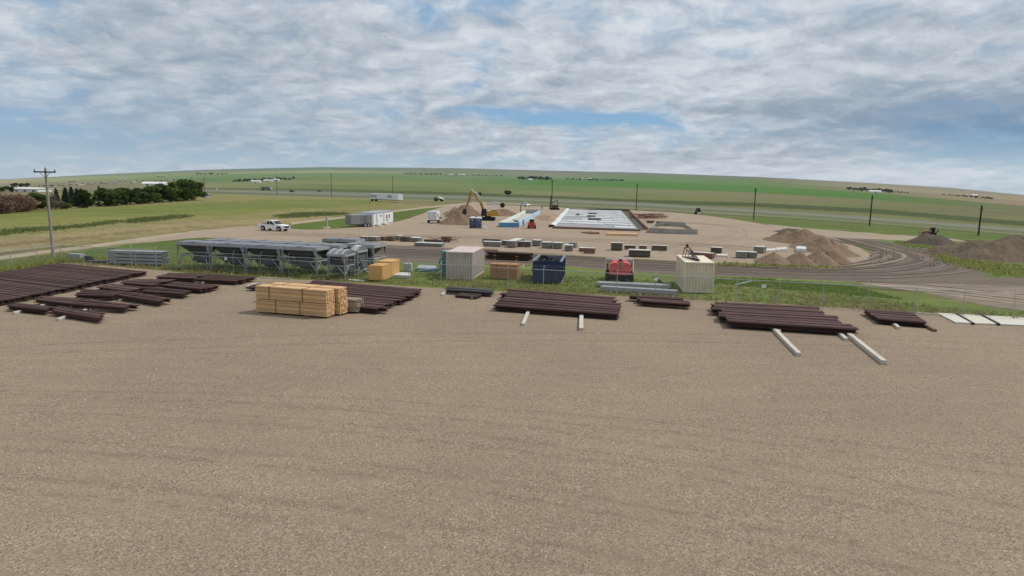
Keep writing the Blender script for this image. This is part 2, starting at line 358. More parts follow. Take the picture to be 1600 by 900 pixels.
def field_colour(px, py):
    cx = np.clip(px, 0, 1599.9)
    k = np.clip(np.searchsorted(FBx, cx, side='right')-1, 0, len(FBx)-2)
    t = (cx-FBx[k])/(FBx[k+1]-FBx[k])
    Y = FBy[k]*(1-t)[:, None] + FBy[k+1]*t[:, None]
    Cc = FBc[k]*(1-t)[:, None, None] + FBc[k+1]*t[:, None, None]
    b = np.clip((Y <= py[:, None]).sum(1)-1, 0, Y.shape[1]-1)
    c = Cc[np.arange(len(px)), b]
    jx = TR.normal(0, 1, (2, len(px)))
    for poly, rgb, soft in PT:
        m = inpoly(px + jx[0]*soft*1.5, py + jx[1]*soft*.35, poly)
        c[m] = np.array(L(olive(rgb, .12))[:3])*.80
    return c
rows = list(np.arange(262, 306, .5)) + list(np.arange(306, 345, .7)) + list(np.arange(345, 470, 1.2)) + list(np.arange(470, 905, 12))
# radial rings of the ground sheet: by distance
ds = []
for dpx in list(np.geomspace(1.0, 14, 46)) + list(np.arange(14.5, 60, .7)) + list(np.arange(60, 190, 1.6)) + list(np.arange(190, 620, 14)):
    ds.append(FPX*H/dpx)
ds = sorted(set([max(3., d) for d in ds if d < 8600] + [8600.0] + list(np.geomspace(760, 8600, 90))))
azs = sorted(set(list(np.radians(np.arange(-180, -44, 4.0))) + list(np.radians(np.linspace(-44, 44, 420))) + list(np.radians(np.arange(46, 181, 4.0)))))
D, A = np.meshgrid(ds, azs, indexing='ij')
X, Y = D*np.sin(A), D*np.cos(A); Zg = Zt(X, Y)
Xf, Yf, Zf = X.ravel(), Y.ravel(), Zg.ravel()
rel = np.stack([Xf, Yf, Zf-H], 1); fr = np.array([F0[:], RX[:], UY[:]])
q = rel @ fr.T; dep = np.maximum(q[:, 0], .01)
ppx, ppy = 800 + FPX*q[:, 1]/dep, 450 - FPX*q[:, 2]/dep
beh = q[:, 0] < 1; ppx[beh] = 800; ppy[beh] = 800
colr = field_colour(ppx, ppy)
nr, nc = D.shape
ii = np.arange(nr*nc).reshape(nr, nc)
fa = np.stack([ii[:-1, :-1], ii[:-1, 1:], ii[1:, 1:], ii[1:, :-1]], -1).reshape(-1, 4)
me = bpy.data.meshes.new('ground')
vv = np.stack([Xf, Yf, Zf], 1)
vv = np.vstack([vv, [[0, 0, 0]]]); colr = np.vstack([colr, colr[:1]])
faces = [tuple(int(a) for a in f[::-1]) for f in fa] + [(nr*nc, int(ii[0, j+1]), int(ii[0, j])) for j in range(nc-1)]
me.from_pydata([tuple(v) for v in vv], [], faces)
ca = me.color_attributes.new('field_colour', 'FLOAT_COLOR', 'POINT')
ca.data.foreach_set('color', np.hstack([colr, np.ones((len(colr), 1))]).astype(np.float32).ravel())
for p in me.polygons: p.use_smooth = True
gm = bpy.data.materials.new('grass_and_fields'); gm.use_nodes = True; N = NT(gm.node_tree); b = N.n['Principled BSDF']
at = N.node('ShaderNodeAttribute', attribute_name='field_colour').outputs['Color']
pos = N.node('ShaderNodeNewGeometry').outputs['Position']
n0 = N.noise(N.vmath('MULTIPLY', pos, (.35, 1, 1)), 2.6, 4, .65)
n1 = N.noise(N.vmath('MULTIPLY', pos, (.3, 1, 1)), .22, 6, .65)
n2 = N.noise(N.vmath('MULTIPLY', pos, (.25, 1, 1)), .012, 6, .62)
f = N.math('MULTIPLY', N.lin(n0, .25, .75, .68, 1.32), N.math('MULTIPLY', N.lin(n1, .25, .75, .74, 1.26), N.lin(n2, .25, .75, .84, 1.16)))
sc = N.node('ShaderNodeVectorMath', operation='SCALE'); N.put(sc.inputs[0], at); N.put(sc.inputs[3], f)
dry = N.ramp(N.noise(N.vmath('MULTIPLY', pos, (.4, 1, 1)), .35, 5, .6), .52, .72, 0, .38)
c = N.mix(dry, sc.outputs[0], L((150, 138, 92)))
lus = N.ramp(N.noise(N.vmath('MULTIPLY', pos, (.4, 1, 1)), .16, 5, .6), .54, .72, 0, .30)
c = N.mix(lus, c, L((82, 100, 50)))
N.put(b.inputs['Base Color'], c); b.inputs['Roughness'].default_value = .95; b.inputs['Specular IOR Level'].default_value = .1
me.materials.append(gm)
ground = bpy.data.objects.new('ground', me); C.objects.link(ground); ground['kind'] = 'structure'

def gravel_mat(name, base, dark, light, speck=1.0, tracks=None):
    m = bpy.data.materials.new(name); m.use_nodes = True; N = NT(m.node_tree); b = N.n['Principled BSDF']
    pos = N.node('ShaderNodeNewGeometry').outputs['Position']
    big = N.noise(pos, .09, 5, .6); mid = N.noise(N.vmath('MULTIPLY', pos, (.22, 1.3, 1)), .8, 5, .6)
    c = N.mix(N.ramp(big, .35, .65), L(base), L(tuple(v*.95 for v in base)))
    f = N.lin(mid, .3, .7, .94, 1.06)
    # stones: cell-sized light and dark grains
    vo = N.node('ShaderNodeTexVoronoi'); N.put(vo.inputs['Vector'], pos); vo.inputs['Scale'].default_value = 44
    sp = N.node('ShaderNodeSeparateColor'); N.l.new(vo.outputs['Color'], sp.inputs[0])
    vo2 = N.node('ShaderNodeTexVoronoi'); N.put(vo2.inputs['Vector'], pos); vo2.inputs['Scale'].default_value = 22
    sp2 = N.node('ShaderNodeSeparateColor'); N.l.new(vo2.outputs['Color'], sp2.inputs[0])
    patchy = N.ramp(N.noise(pos, .45, 4, .65), .34, .62, .45, 1.15)
    grain = N.math('ADD', N.math('MULTIPLY', N.math('SUBTRACT', sp.outputs[0], .5), .78*speck), N.math('MULTIPLY', N.math('SUBTRACT', sp2.outputs[1], .5), .4*speck))
    f = N.math('MULTIPLY', f, N.math('ADD', 1.0, N.math('MULTIPLY', grain, patchy)))
    sc = N.node('ShaderNodeVectorMath', operation='SCALE'); N.put(sc.inputs[0], c); N.put(sc.inputs[3], f); c = sc.outputs[0]
    wsp = N.math('GREATER_THAN', sp2.outputs[0], .975)
    c = N.mix(N.math('MULTIPLY', wsp, .3), c, L(light))
    dsp = N.math('LESS_THAN', sp2.outputs[2], .06)
    c = N.mix(N.math('MULTIPLY', dsp, .5), c, L(dark))
    if tracks:
        # wheel marks: arcs of darker coarse stone swept by turning vehicles
        tot = None
        for (cx, cy, r0, w, ph) in tracks:
            dd = N.vmath('SUBTRACT', pos, (cx, cy, 0)); ln = N.node('ShaderNodeVectorMath', operation='LENGTH'); N.put(ln.inputs[0], dd)
            rr = N.math('ADD', ln.outputs['Value'], N.math('MULTIPLY', N.noise(pos, .25, 3), .9))
            g = N.math('DIVIDE', N.math('SUBTRACT', rr, r0), w); g = N.math('EXPONENT', N.math('MULTIPLY', N.math('MULTIPLY', g, g), -1.0))
            tot = g if tot is None else N.math('MAXIMUM', tot, g)
        br = N.ramp(N.noise(pos, 1.6, 5, .7), .36, .66)
        c = N.mix(N.math('MULTIPLY', N.math('MULTIPLY', tot, br), .42), c, L(dark))
    N.put(b.inputs['Base Color'], c); b.inputs['Roughness'].default_value = .95; b.inputs['Specular IOR Level'].default_value = .15
    bp = N.node('ShaderNodeBump'); bp.inputs['Strength'].default_value = .55; bp.inputs['Distance'].default_value = .03
    hgt = N.math('ADD', N.math('MULTIPLY', vo.outputs['Distance'], -.8), N.math('MULTIPLY', N.noise(pos, 5, 4, .6), .8))
    N.put(bp.inputs['Height'], hgt); N.l.new(bp.outputs[0], b.inputs['Normal'])
    return m
TK = [(-20, -50, 73.8, .16, 0), (-20, -50, 74.6, .14, 0), (-20, -50, 75.9, .16, 0), (-20, -50, 71.4, .15, 0), (-20, -50, 70.6, .14, 0), (-20, -50, 68.6, .18, 0), (-20, -50, 67.8, .14, 0), (-16, -62, 88.5, .16, 0), (-16, -62, 87.6, .14, 0), (10, -80, 117, .2, 0), (10, -80, 119, .2, 0)]
yardm = gravel_mat('yard_gravel', (146, 130, 111), (104, 90, 76), (206, 198, 188), 1.0, TK)
padm = gravel_mat('pad_gravel', (158, 141, 122), (126, 110, 94), (190, 180, 168), .6, [(50, 150, 92, .5, 0), (50, 150, 94.5, .5, 0), (20, 60, 60, .5, 0), (20, 60, 62.4, .5, 0), (100, 170, 96, .5, 0)])
dirtm = mat('packed_dirt', (104, 92, 80), .95, .24, .5, coord='World', bump=.4, bscale=4, stain=(94, 84, 70), stain_scale=.12, stain_amt=.7, stretch=(.35, 1.6, 1))
trackm = mat('track_dirt', (158, 144, 122), .95, .14, .3, coord='World', stain=(136, 128, 96), stain_scale=.2, stain_amt=.6)
palem = mat('pale_dirt', (152, 136, 118), .95, .14, .3, coord='World', stain=(126, 118, 90), stain_scale=.15, stain_amt=.6, stretch=(.4, 1.3, 1))
baredm = mat('bare_rutted_dirt', (128, 113, 98), .95, .22, .5, coord='World', bump=.6, bscale=3, stain=(98, 88, 72), stain_scale=.35, stain_amt=.7, stretch=(.35, 1.8, 1))
asph = mat('asphalt', (104, 105, 86), .9, .08, .5, coord='World')
shoul = mat('gravel_shoulder', (128, 128, 102), .9, .1, .4, coord='World')
greenm = mat('verge_grass', (86, 104, 52), .95, .35, .8, coord='World', stain=(120, 124, 66), stain_scale=.25, stain_amt=.7, stretch=(.5, 1.3, 1))
ditchm = mat('ditch_grass', (64, 84, 44), .95, .25, .2, coord='World')

def jag(pts, amp, step=9):
    """outline in photo pixels, subdivided and roughened a little"""
    out = []; n = len(pts); r = random.Random(len(pts)*7+int(pts[0][0]))
    for i in range(n):
        a, b2 = pts[i], pts[(i+1) % n]; dd = math.hypot(b2[0]-a[0], b2[1]-a[1]); k = max(1, int(dd/step)); k = min(k, 120)
        for j in range(k):
            t = j/k; out.append((a[0]+(b2[0]-a[0])*t + (r.uniform(-1, 1)*amp*2 if j else 0), a[1]+(b2[1]-a[1])*t + (r.uniform(-1, 1)*amp*.6 if j else 0)))
    return out
def chaikin(p, k=2):
    for _ in range(k):
        q = []
        for i in range(len(p)):
            a, b2 = p[i], p[(i+1) % len(p)]; q += [(a[0]*.75+b2[0]*.25, a[1]*.75+b2[1]*.25), (a[0]*.25+b2[0]*.75, a[1]*.25+b2[1]*.75)]
        p = q
    return p
def sheet(name, pts, m, lift, amp=1.0, world=False):
    if not world and amp >= .8: pts = chaikin(pts)
    if not world: P3 = [G(x, y, 0.0) for x, y in jag(pts, amp)]
    else: P3 = [Vector((x, y, 0)) for x, y in pts]
    bm = bmesh.new(); vs = [bm.verts.new((p.x, p.y, lift)) for p in P3]
    f = bm.faces.new(vs); f.normal_update()
    if f.normal.z < 0: f.normal_flip()
    bmesh.ops.triangulate(bm, faces=bm.faces[:])
    me = bpy.data.meshes.new(name); bm.to_mesh(me); bm.free(); me.materials.append(m)
    o = bpy.data.objects.new(name, me); C.objects.link(o); o['kind'] = 'structure'; return o
def fy(x): return 412 + .0604*(x-142)            # fence line in the photo
# yard: reaches well behind the camera
fl = [G(x, y) for x, y in jag([(-260, 470), (0, 425), (95, 410), (142, 412), (330, 430), (500, 438), (660, 449), (760, 455), (900, 459), (1070, 468), (1200, 474), (1400, 486), (1600, 499), (1900, 519)], .8)][:-1]
fl = [p for p in fl if p.y > 0]
k = max(range(len(fl)), key=lambda i: fl[i].x)
pts = [(p.x, p.y) for p in fl[:k+1]]
pts += [(90, pts[-1][1]-4), (90, -60), (-90, -60), (-90, 20), (-60, 30)]
sheet('gravel_yard', pts, yardm, .012, world=True)
sheet('gravel_pad', [(150, 385), (255, 372), (300, 362), (400, 351), (455, 358), (500, 359), (548, 356), (620, 348), (665, 332), (690, 323), (740, 316), (800, 316), (880, 325), (1000, 328), (1090, 335), (1180, 347), (1215, 357), (1250, 362), (1300, 370), (1340, 385), (1367, 402), (1362, 411), (1300, 417), (1200, 415), (1110, 411), (980, 404), (890, 398), (760, 391), (690, 387), (600, 382), (500, 381), (420, 376), (330, 371), (300, 372), (255, 377)], padm, .008)
sheet('dirt_road', [(560, 382), (690, 386), (760, 390), (890, 397), (980, 403), (1110, 410), (1200, 414), (1300, 416), (1355, 411), (1380, 401), (1372, 390), (1340, 379), (1290, 371), (1340, 370), (1400, 380), (1450, 390), (1500, 402), (1560, 415), (1680, 440), (1680, 460), (1560, 446), (1450, 443), (1330, 441), (1200, 433), (1110, 431), (960, 424), (900, 416), (760, 413), (690, 412), (560, 405)], dirtm, .004)
sheet('bare_dirt', [(1340, 441), (1450, 443), (1560, 446), (1700, 452), (1800, 520), (1600, 485), (1540, 478), (1480, 466), (1420, 452)], baredm, .012)
sheet('pale_dirt_strip', [(1190, 349), (1260, 357), (1330, 362), (1440, 370), (1480, 372), (1600, 388), (1700, 398), (1700, 394), (1600, 383), (1500, 377), (1440, 377), (1345, 373), (1290, 371), (1240, 362), (1210, 357)], palem, .016)
sheet('dirt_track', [(-300, 440), (0, 406), (80, 395), (140, 388), (220, 377), (290, 366), (330, 361), (400, 352), (300, 361), (220, 371), (140, 383), (80, 390), (0, 400), (-300, 432)], trackm, .004, .4)
sheet('access_track', [(455, 351), (560, 338.5), (660, 326), (740, 318.5), (760, 317), (740, 316), (660, 323.5), (560, 335.8), (455, 347)], trackm, .012, .3)
Lx, Ly = [-200, 150, 320, 520, 700, 860, 1000, 1180, 1300, 1450, 1600, 1900], [291, 295, 298, 303.5, 308.5, 314, 320, 330.5, 338, 349, 360.5, 384]
def lane(name, a, b2, m, lift, x0=230, x1=1900):
    xs = list(np.linspace(x0, x1, 70)); top = [(x, float(np.interp(x, Lx, Ly))+a) for x in xs]; bot = [(x, float(np.interp(x, Lx, Ly))+b2) for x in reversed(xs)]
    return sheet(name, top+bot, m, lift, .0)
lane('highway_north_lane', -3.9, -.6, asph, .02)
lane('highway_shoulder', -.6, .3, shoul, .024)
lane('highway_south_lane', .3, 4.2, mat('worn_asphalt', (90, 96, 70), .9, .1, .3, coord='World'), .02)
lane('highway_south_shoulder', 5.0, 5.9, mat('mown_shoulder', (118, 122, 84), .9, .1, .4, coord='World'), .024)
lane('ditch', 7.6, 9.0, ditchm, .02, 760, 1900)
sheet('road', [(22, 297.5), (60, 295.5), (100, 293), (150, 291), (150, 292.4), (100, 295), (60, 297.5), (22, 299.5)], shoul, .02, .1)
sheet('wheel_ruts', [(1358, 398), (1372, 384), (1366, 379), (1392, 384), (1412, 392), (1420, 400), (1402, 408), (1368, 413), (1352, 415), (1360, 409)], mat('mixed_ruts', (118, 106, 90), .95, .3, .6, coord='World', bump=.6, bscale=3, stain=(88, 84, 62), stain_scale=.4, stain_amt=.8), .016, 2.5)
sheet('wheel_ruts', [(1420, 386), (1470, 394), (1505, 404), (1498, 412), (1440, 418), (1380, 420), (1440, 414), (1480, 406), (1462, 397)], mat('dark_ruts', (92, 82, 72), .95, .2, .5, coord='World', bump=.5, bscale=4, stretch=(.4, 1.6, 1)), .02, 2)
sheet('pale_dirt_strip', [(1330, 441), (1480, 450), (1640, 462), (1640, 480), (1560, 472), (1440, 456), (1370, 448)], palem, .016, 2)
sheet('dirt_shoulder', [(700, 388.5), (760, 391), (890, 398), (980, 404), (1110, 411), (1200, 415), (1290, 418), (1350, 414), (1350, 416), (1290, 421), (1200, 418), (1110, 414), (980, 406.5), (890, 400), (760, 393), (700, 390)], mat('verge_dirt', (112, 104, 78), .95, .3, .6, coord='World'), .014, 1.2)
rutd = mat('rut_dark', (88, 78, 67), .95, .25, .8, coord='World'); rutl = mat('rut_light', (114, 102, 88), .95, .2, .8, coord='World'); rutp = mat('pad_rut', (140, 124, 106), .95, .2, .8, coord='World')
def ribbon(name, path, off, w, m, lift, seed=0):
    P_ = [G(x, y) for x, y in path]; r = random.Random(seed); n = 14*(len(P_)-1); pts = []
    for i in range(n+1):                       # catmull-rom through the picked points
        t = i/14; k = min(int(t), len(P_)-2); t -= k; a, b2, c, d = P_[max(k-1, 0)], P_[k], P_[k+1], P_[min(k+2, len(P_)-1)]
        pts.append(((b2*2) + (c-a)*t + (a*2-b2*5+c*4-d)*t*t + (b2*3-a-c*3+d)*t*t*t)*.5)
    vs = []; 
    for i, p in enumerate(pts):
        d = (pts[min(i+1, n)]-pts[max(i-1, 0)]).normalized(); nn = Vector((-d.y, d.x, 0)); o_ = off+.25*math.sin(i*.23+seed); ww = w*(.5+.5*abs(math.sin(i*.31+seed*2)))*r.uniform(.7, 1.1)
        vs += [tuple(p+nn*(o_-ww)), tuple(p+nn*(o_+ww))]
    vs = [(x, y, lift) for x, y, _ in vs]; me = bpy.data.meshes.new(name); me.from_pydata(vs, [], [(2*i, 2*i+1, 2*i+3, 2*i+2) for i in range(n)]); me.materials.append(m)
    o = bpy.data.objects.new(name, me); C.objects.link(o); o['kind'] = 'structure'
RP = [(560, 393), (760, 402), (900, 408), (1110, 421), (1300, 428), (1420, 424), (1475, 412), (1462, 398), (1400, 385), (1320, 375)]
for k_, (o_, w_, m_) in enumerate(((-1.6, .5, rutd), (-.4, .25, rutl), (.9, .45, rutd), (2.3, .3, rutl), (3.4, .5, rutd), (-3.4, .35, rutl), (5.0, .35, rutd))): ribbon('wheel_track', RP, o_, w_, m_, .024+.004*k_, k_)
RQ = [(1345, 446), (1440, 452), (1540, 462), (1680, 478)]
for k_, (o_, w_, m_) in enumerate(((-1.5, .3, rutd), (.2, .35, rutd), (1.8, .3, rutp), (3.2, .25, rutd))): ribbon('wheel_track', RQ, o_, w_, m_, .024+.004*k_, k_+9)
RL = [(1300, 371.5), (1352, 384), (1392, 398), (1372, 410), (1290, 417.5), (1180, 415)]
for k_, (o_, w_, m_) in enumerate(((.2, .35, rutd), (1.3, .3, rutp), (-1.3, .3, rutd))): ribbon('wheel_track', RL, o_, w_, m_, .056+.004*k_, k_+19)
RG = [(1040, 396), (1060, 388), (1110, 378), (1160, 366), (1130, 352), (1000, 345)]
for k_, (o_, w_) in enumerate(((-1.0, .22), (1.0, .22), (2.4, .18))): ribbon('wheel_track', RG, o_, w_, rutp, .024+.004*k_, k_+29)
RG2 = [(420, 366), (560, 370), (720, 372), (900, 376), (1100, 385), (1190, 395)]
for k_, (o_, w_) in enumerate(((-1.0, .2), (1.0, .2), (3.2, .18), (4.9, .18))): ribbon('wheel_track', RG2, o_, w_, rutp, .036+.004*k_, k_+39)
# grass islands beside the dirt road and pile
for nm, ps in (('grass_patch', [(1360, 375), (1430, 377), (1450, 384), (1500, 394), (1560, 404), (1620, 416), (1600, 420), (1520, 408), (1450, 393), (1400, 383)]),
               ('grass_patch', [(1536, 426), (1556, 421), (1600, 425), (1640, 430), (1640, 434), (1590, 433), (1560, 436), (1540, 432)]),
               ('grass_patch', [(1110, 433), (1200, 435), (1330, 443), (1400, 449), (1330, 447), (1200, 440), (1112, 437)])):
    sheet(nm, ps, greenm, .018, 1.5)

# ================================================================== objects
# ------------------------------------------------------------------ steel beams and timber skids
def beam_mesh(L_, w, h=.26, t=.022):
    b = MB(); b.box(0, L_, -w*.37, w*.37, h-t, h); b.box(0, L_, -w/2, w/2, 0, t); b.box(.05, L_-.08, -w*.08, w*.08, t, h-t)
    b.box(0, L_, -w*.5, -w*.41, h-.065, h-.05+t); b.box(0, L_, w*.41, w*.5, h-.065, h-.05+t); b.box(.02, L_-.03, -w*.48, w*.48, h-.09, h-.067)
    return b.mesh('steel_beam')
def bundle(FL, FR, BL, BR, n, m, what, group, zt=.42, h=.26, jit=.25, wf=.92, name='steel_beam', cat='steel beam'):
    """n beams side by side; the four corners are the bundle's top in the photograph"""
    A_, B_, c, d = [G(*p, zt) if p else None for p in (FL, FR, BL, BR)]
    if A_ is None: A_ = B_ + (c-d)
    r = random.Random(int(B_.x*100))
    wsp = ((d-B_).length+(c-A_).length)/2
    for i in range(n):
        t = (i+.5)/n
        p, q = A_.lerp(c, t), B_.lerp(d, t); ln = (q-p).length; u = (q-p).normalized()
        # perpendicular spacing between neighbours
        per = abs((d-B_).cross(u).z)/n
        if i == 0: me_ = beam_mesh(ln, per*wf, h); me_.materials.append(m); L0 = ln
        o = bpy.data.objects.new(name, me_); C.objects.link(o)
        j = r.uniform(-jit, jit)
        o.location = p + u*j; o.location.z = zt-h + r.uniform(-.03, .03); o.rotation_euler = (0, 0, yaw(p, q) + r.uniform(-.004, .004)); o.scale = (ln/L0, 1, 1)
        tag(o, f'{ORD[i]} {what}', cat, group, 'thing')
BND = 'counted from the camera side'
bundle(None, (2, 470), (92, 411), (229, 424), 34, rust, 'beam from camera, long dark rusty beam in wide row by left fence corner', 'beams in the wide row at the left fence corner', .40, .28, .12)
S = [
 ((10, 477), (73, 483.5), (26, 472), (82, 477.5), 3, 'leftmost short bundle of the nearest row'),
 ((78, 484), (153, 496), (92, 477.5), (163, 489), 4, 'right short bundle of the nearest row'),
 ((57, 467.5), (112, 475), (66, 462.5), (135, 466), 4, 'left short bundle of the second row'),
 ((110, 476), (198, 481), (137, 466), (212, 475), 4, 'right short bundle of the second row'),
 ((117, 461), (175, 462), (134, 451), (200, 456), 4, 'left short bundle of the third row'),
 ((181, 461), (248, 471), (204, 455.5), (266, 466), 5, 'right short bundle of the third row'),
 ((152, 448), (199, 455), (175, 442.5), (232, 448), 4, 'left short bundle of the fourth row'),
 ((219, 455), (285, 459), (235, 448), (302, 455), 4, 'right short bundle of the fourth row'),
 ((187, 440.5), (235, 445), (215, 435.5), (280, 436), 4, 'left short bundle of the fifth row'),
 ((254, 445.6), (315, 452), (280, 438.7), (347, 445.6), 5, 'right short bundle of the fifth row'),
 ((242, 432), (301, 434.5), (270, 426), (336, 427.5), 5, 'left short bundle of the farthest row'),
 ((305, 435.5), (371, 439), (338, 427.8), (402, 432), 5, 'right short bundle of the farthest row'),
]
for fl_, fr_, bl_, br_, n, w in S:
    bundle(fl_, fr_, bl_, br_, n, rust, f'rusty beam from camera in the {w}', 'short beams in paired bundles on the left', .42, .24, .28, .92)
bundle((388, 449), (402, 450.5), (397, 443.5), (412, 444.5), 2, rust3, 'little rusty offcut from camera, left of the lumber stack', 'offcuts left of the lumber stack', .3, .15, .05)
bundle(None, (594, 483), (497, 437), (662, 451), 20, rust2, 'beam from camera, long rusty beam in the row behind the lumber stack', 'beams behind the lumber stack', .42, .28, .3)
bundle((697, 452), (770, 456.5), (703, 445.5), (772, 451.5), 3, dkgrey, 'dark grey beam from camera in the small bundle before the beige container', 'dark grey beams', .42, .28, .08, .95)
bundle((713, 461), (745, 464), (722, 457), (757, 459), 2, rust3, 'short brown channel from camera lying beside the dark grey beams', 'brown channels', .22, .14, .1, .95)
bundle((773, 477), (970, 491), (797, 450.5), (962, 464), 8, rust2, 'long red-brown beam from camera in the bundle before the navy bin', 'beams before the navy bin', .46, .3, .4, .93)
bundle((997, 470), (1074, 475.5), (981, 460), (1067, 465), 3, rust2, 'short rusty beam from camera in the small bundle before the cream container', 'beams before the cream container', .42, .24, .3, .85)
bundle((1127, 501), (1332, 514), (1110, 470.5), (1270, 478), 9, rust2, 'beam from camera in the big rusty bundle right of the cream container', 'beams right of the cream container', .50, .3, .45, .93)
bundle((1373, 498), (1450, 504), (1348, 482.5), (1425, 487), 5, rust2, 'beam from camera in the rightmost rusty bundle, beside white panels', 'beams beside the white panels', .40, .24, .04, .98)

def skid(p, q, label, m=skidm, w=.2, h=.17, z=0.012):
    a, b2 = G(*p), G(*q); ln = (b2-a).length
    mb = MB().box(0, ln, -w/2, w/2, 0, h)
    o = mb.build('timber_skid', m, bevel=.008, loc=(a.x, a.y, z), rz=yaw(a, b2)); tag(o, label, 'timber', 'timber skids under the beams'); return o
skid((21, 492), (74, 478), 'grey timber skid poking out under the leftmost rusty bundle')
skid((90, 502), (140, 485), 'white timber skid sticking out under the nearest short rusty beams')
skid((78, 476.5), (95, 472), 'white timber between the nearest two rows of rusty bundles, left end')
skid((142, 483.5), (157, 480.5), 'white timber between the nearest two rows of rusty bundles, right end')
skid((142, 468), (156, 462), 'white timber between second and third rusty rows, left one')
skid((187, 471.5), (206, 467), 'white timber between second and third rusty rows, right one')
skid((317, 444), (330, 437.5), 'pale timber between the two farthest right rusty bundles')
skid((386, 450), (400, 445), 'small dark ended timber left of the lumber stack')
skid((407, 434), (455, 437.5), 'long thin pale board on gravel behind the lumber stack', w=.12, h=.08)
skid((690, 463), (702, 455), 'white timber skid end beside the dark grey beams')
skid((737, 468.5), (745, 458), 'dark timber skid under the short brown channels', skidd)
skid((817, 509.5), (834, 470), 'left light timber under the red-brown bundle before the navy bin', w=.22)
skid((908, 517.5), (909, 475), 'right light timber under the red-brown bundle before the navy bin', w=.26, h=.2)
skid((1005, 478), (1000, 462), 'left timber under the small bundle before the cream container', skidd)
skid((1057, 482), (1050, 465), 'right timber under the small bundle before the cream container', skidd)
skid((1248, 557), (1206, 514), 'long grey timber in front of the big rusty bundle, left one', w=.24, h=.2)
skid((1218, 521), (1195, 500), 'short pale timber end under the left of the big rusty bundle', w=.18)
skid((1322, 533), (1290, 505), 'short grey timber under the right end of the big rusty bundle', w=.22)
skid((1381, 570), (1326, 526), 'longest pale timber reaching toward the camera from the big rusty bundle', w=.26, h=.22)
skid((1404, 515), (1375, 490), 'left pale timber under the rightmost rusty bundle', w=.2)
skid((1461, 519), (1415, 495), 'right brown timber under the rightmost rusty bundle', skidd, w=.2)
skid((1434, 490.5), (1472, 492.5), 'thin pale board beside the rightmost rusty bundle', w=.12, h=.08)

# white panels lying on the gravel at the right edge
def slab(name, quad, h, m, label, cat, group=None, z=0.012, bevel=.01):
    P4 = [G(x, y) for x, y in quad]; o_ = P4[0]
    mb = MB(); vs = [(p.x-o_.x, p.y-o_.y, zz) for zz in (0, h) for p in P4]
    mb.add(vs, [(0, 3, 2, 1), (4, 5, 6, 7), (0, 1, 5, 4), (1, 2, 6, 5), (2, 3, 7, 6), (3, 0, 4, 7)])
    o = mb.build(name, m, bevel=bevel, loc=(o_.x, o_.y, z)); return tag(o, label, cat, group)
slab('wall_panel', [(1493, 506), (1519, 507), (1494, 492.5), (1464, 491)], .1, mat('panel_white', (200, 196, 184), .8, .08, 1, stain=(170, 164, 148), stain_amt=.4), 'first white panel flat on the gravel beside the rightmost rusty bundle', 'panel', 'white panels on the gravel')
slab('wall_panel', [(1523, 507.3), (1559, 508.5), (1530, 494.5), (1499, 493)], .1, mat('panel_white', (200, 196, 184), .8, .08, 1, stain=(170, 164, 148), stain_amt=.4), 'middle white panel flat on the gravel between two dark strips', 'panel', 'white panels on the gravel')
slab('wall_panel', [(1563, 508.7), (1720, 516), (1680, 501), (1536, 495)], .1, mat('panel_white', (200, 196, 184), .8, .08, 1, stain=(170, 164, 148), stain_amt=.4), 'large white panel flat on the gravel reaching the right edge', 'panel', 'white panels on the gravel')
skid((1521, 508), (1492, 492), 'left dark timber strip between the white panels', darkm, .14, .14)
skid((1560, 509), (1528, 492), 'right dark timber strip between the white panels', darkm, .16, .16)

# ------------------------------------------------------------------ lumber stacks
def lumber_pack(name, label, cat, group, loc, rz, ln, w, h, nl, nw, m, seed, straps=(.22, .7), jag_=.03, strapm=darkm):
    r = random.Random(seed); t = thing(name, label, cat, loc, rz, group)
    mb = MB(); g = .011
    for i in range(nl):
        for j in range(nw):
            a = r.uniform(0, jag_); b2 = ln - r.uniform(0, jag_)
            y0 = j*w/nw; z0 = i*h/nl
            mb.box(a, b2, y0+g, y0+w/nw-g, z0+g, z0+h/nl-g*.5)
    mb.build('boards', m, t)
    for s in straps:
        sb = MB(); x = ln*s; e = .012
        sb.box(x-.02, x+.02, -e, 0, 0, h); sb.box(x-.02, x+.02, -e, w+e, h, h+e); sb.box(x-.02, x+.02, w, w+e, 0, h)
        sb.build('strap', strapm, t)
    return t
p0, p1 = G(400, 489), G(511, 498.5); rz = yaw(p0, p1); ln = (p1-p0).length; u = (p1-p0).normalized(); v = Vector((-u.y, u.x, 0))
vpd = (G(537, 487)-G(511, 498.5)).normalized()
k_ = vpd.dot(u)/max(vpd.dot(v), .2)*0
LW = .98; LH = .84; z0 = .12
for (i, j, sx, lab) in ((0, 0, 0, 'lower front pack of tan lumber in the big stack left of the beams'), (0, 1, .1, 'upper front pack of tan lumber in the big stack left of the beams'), (1, 0, .35, 'lower rear pack of orange-tan lumber in the big stack on gravel'), (1, 1, .25, 'upper rear pack of orange-tan lumber in the big stack on gravel')):
    pos_ = p0 + u*sx*(1 if i else 0) + v*(i*(LW+.10))
    lumber_pack('lumber_pack', lab, 'lumber pack', 'packs of the big lumber stack', (pos_.x, pos_.y, z0+j*(LH+.035)), rz, ln, LW, LH, 9, 7, lumber, 11+i*2+j, ((.29, .63) if j == 0 else (.2, .67)), .05 if i == 0 else .09)
pos_ = p0 + u*.95 + v*(2*(LW+.1))
lumber_pack('lumber_pack', 'weathered grey-ended lumber pack low behind the big tan stack', 'lumber pack', 'packs of the big lumber stack', (pos_.x, pos_.y, z0), rz, ln, LW*.9, LH, 7, 7, lumbg, 31, (.3, .7), .12)
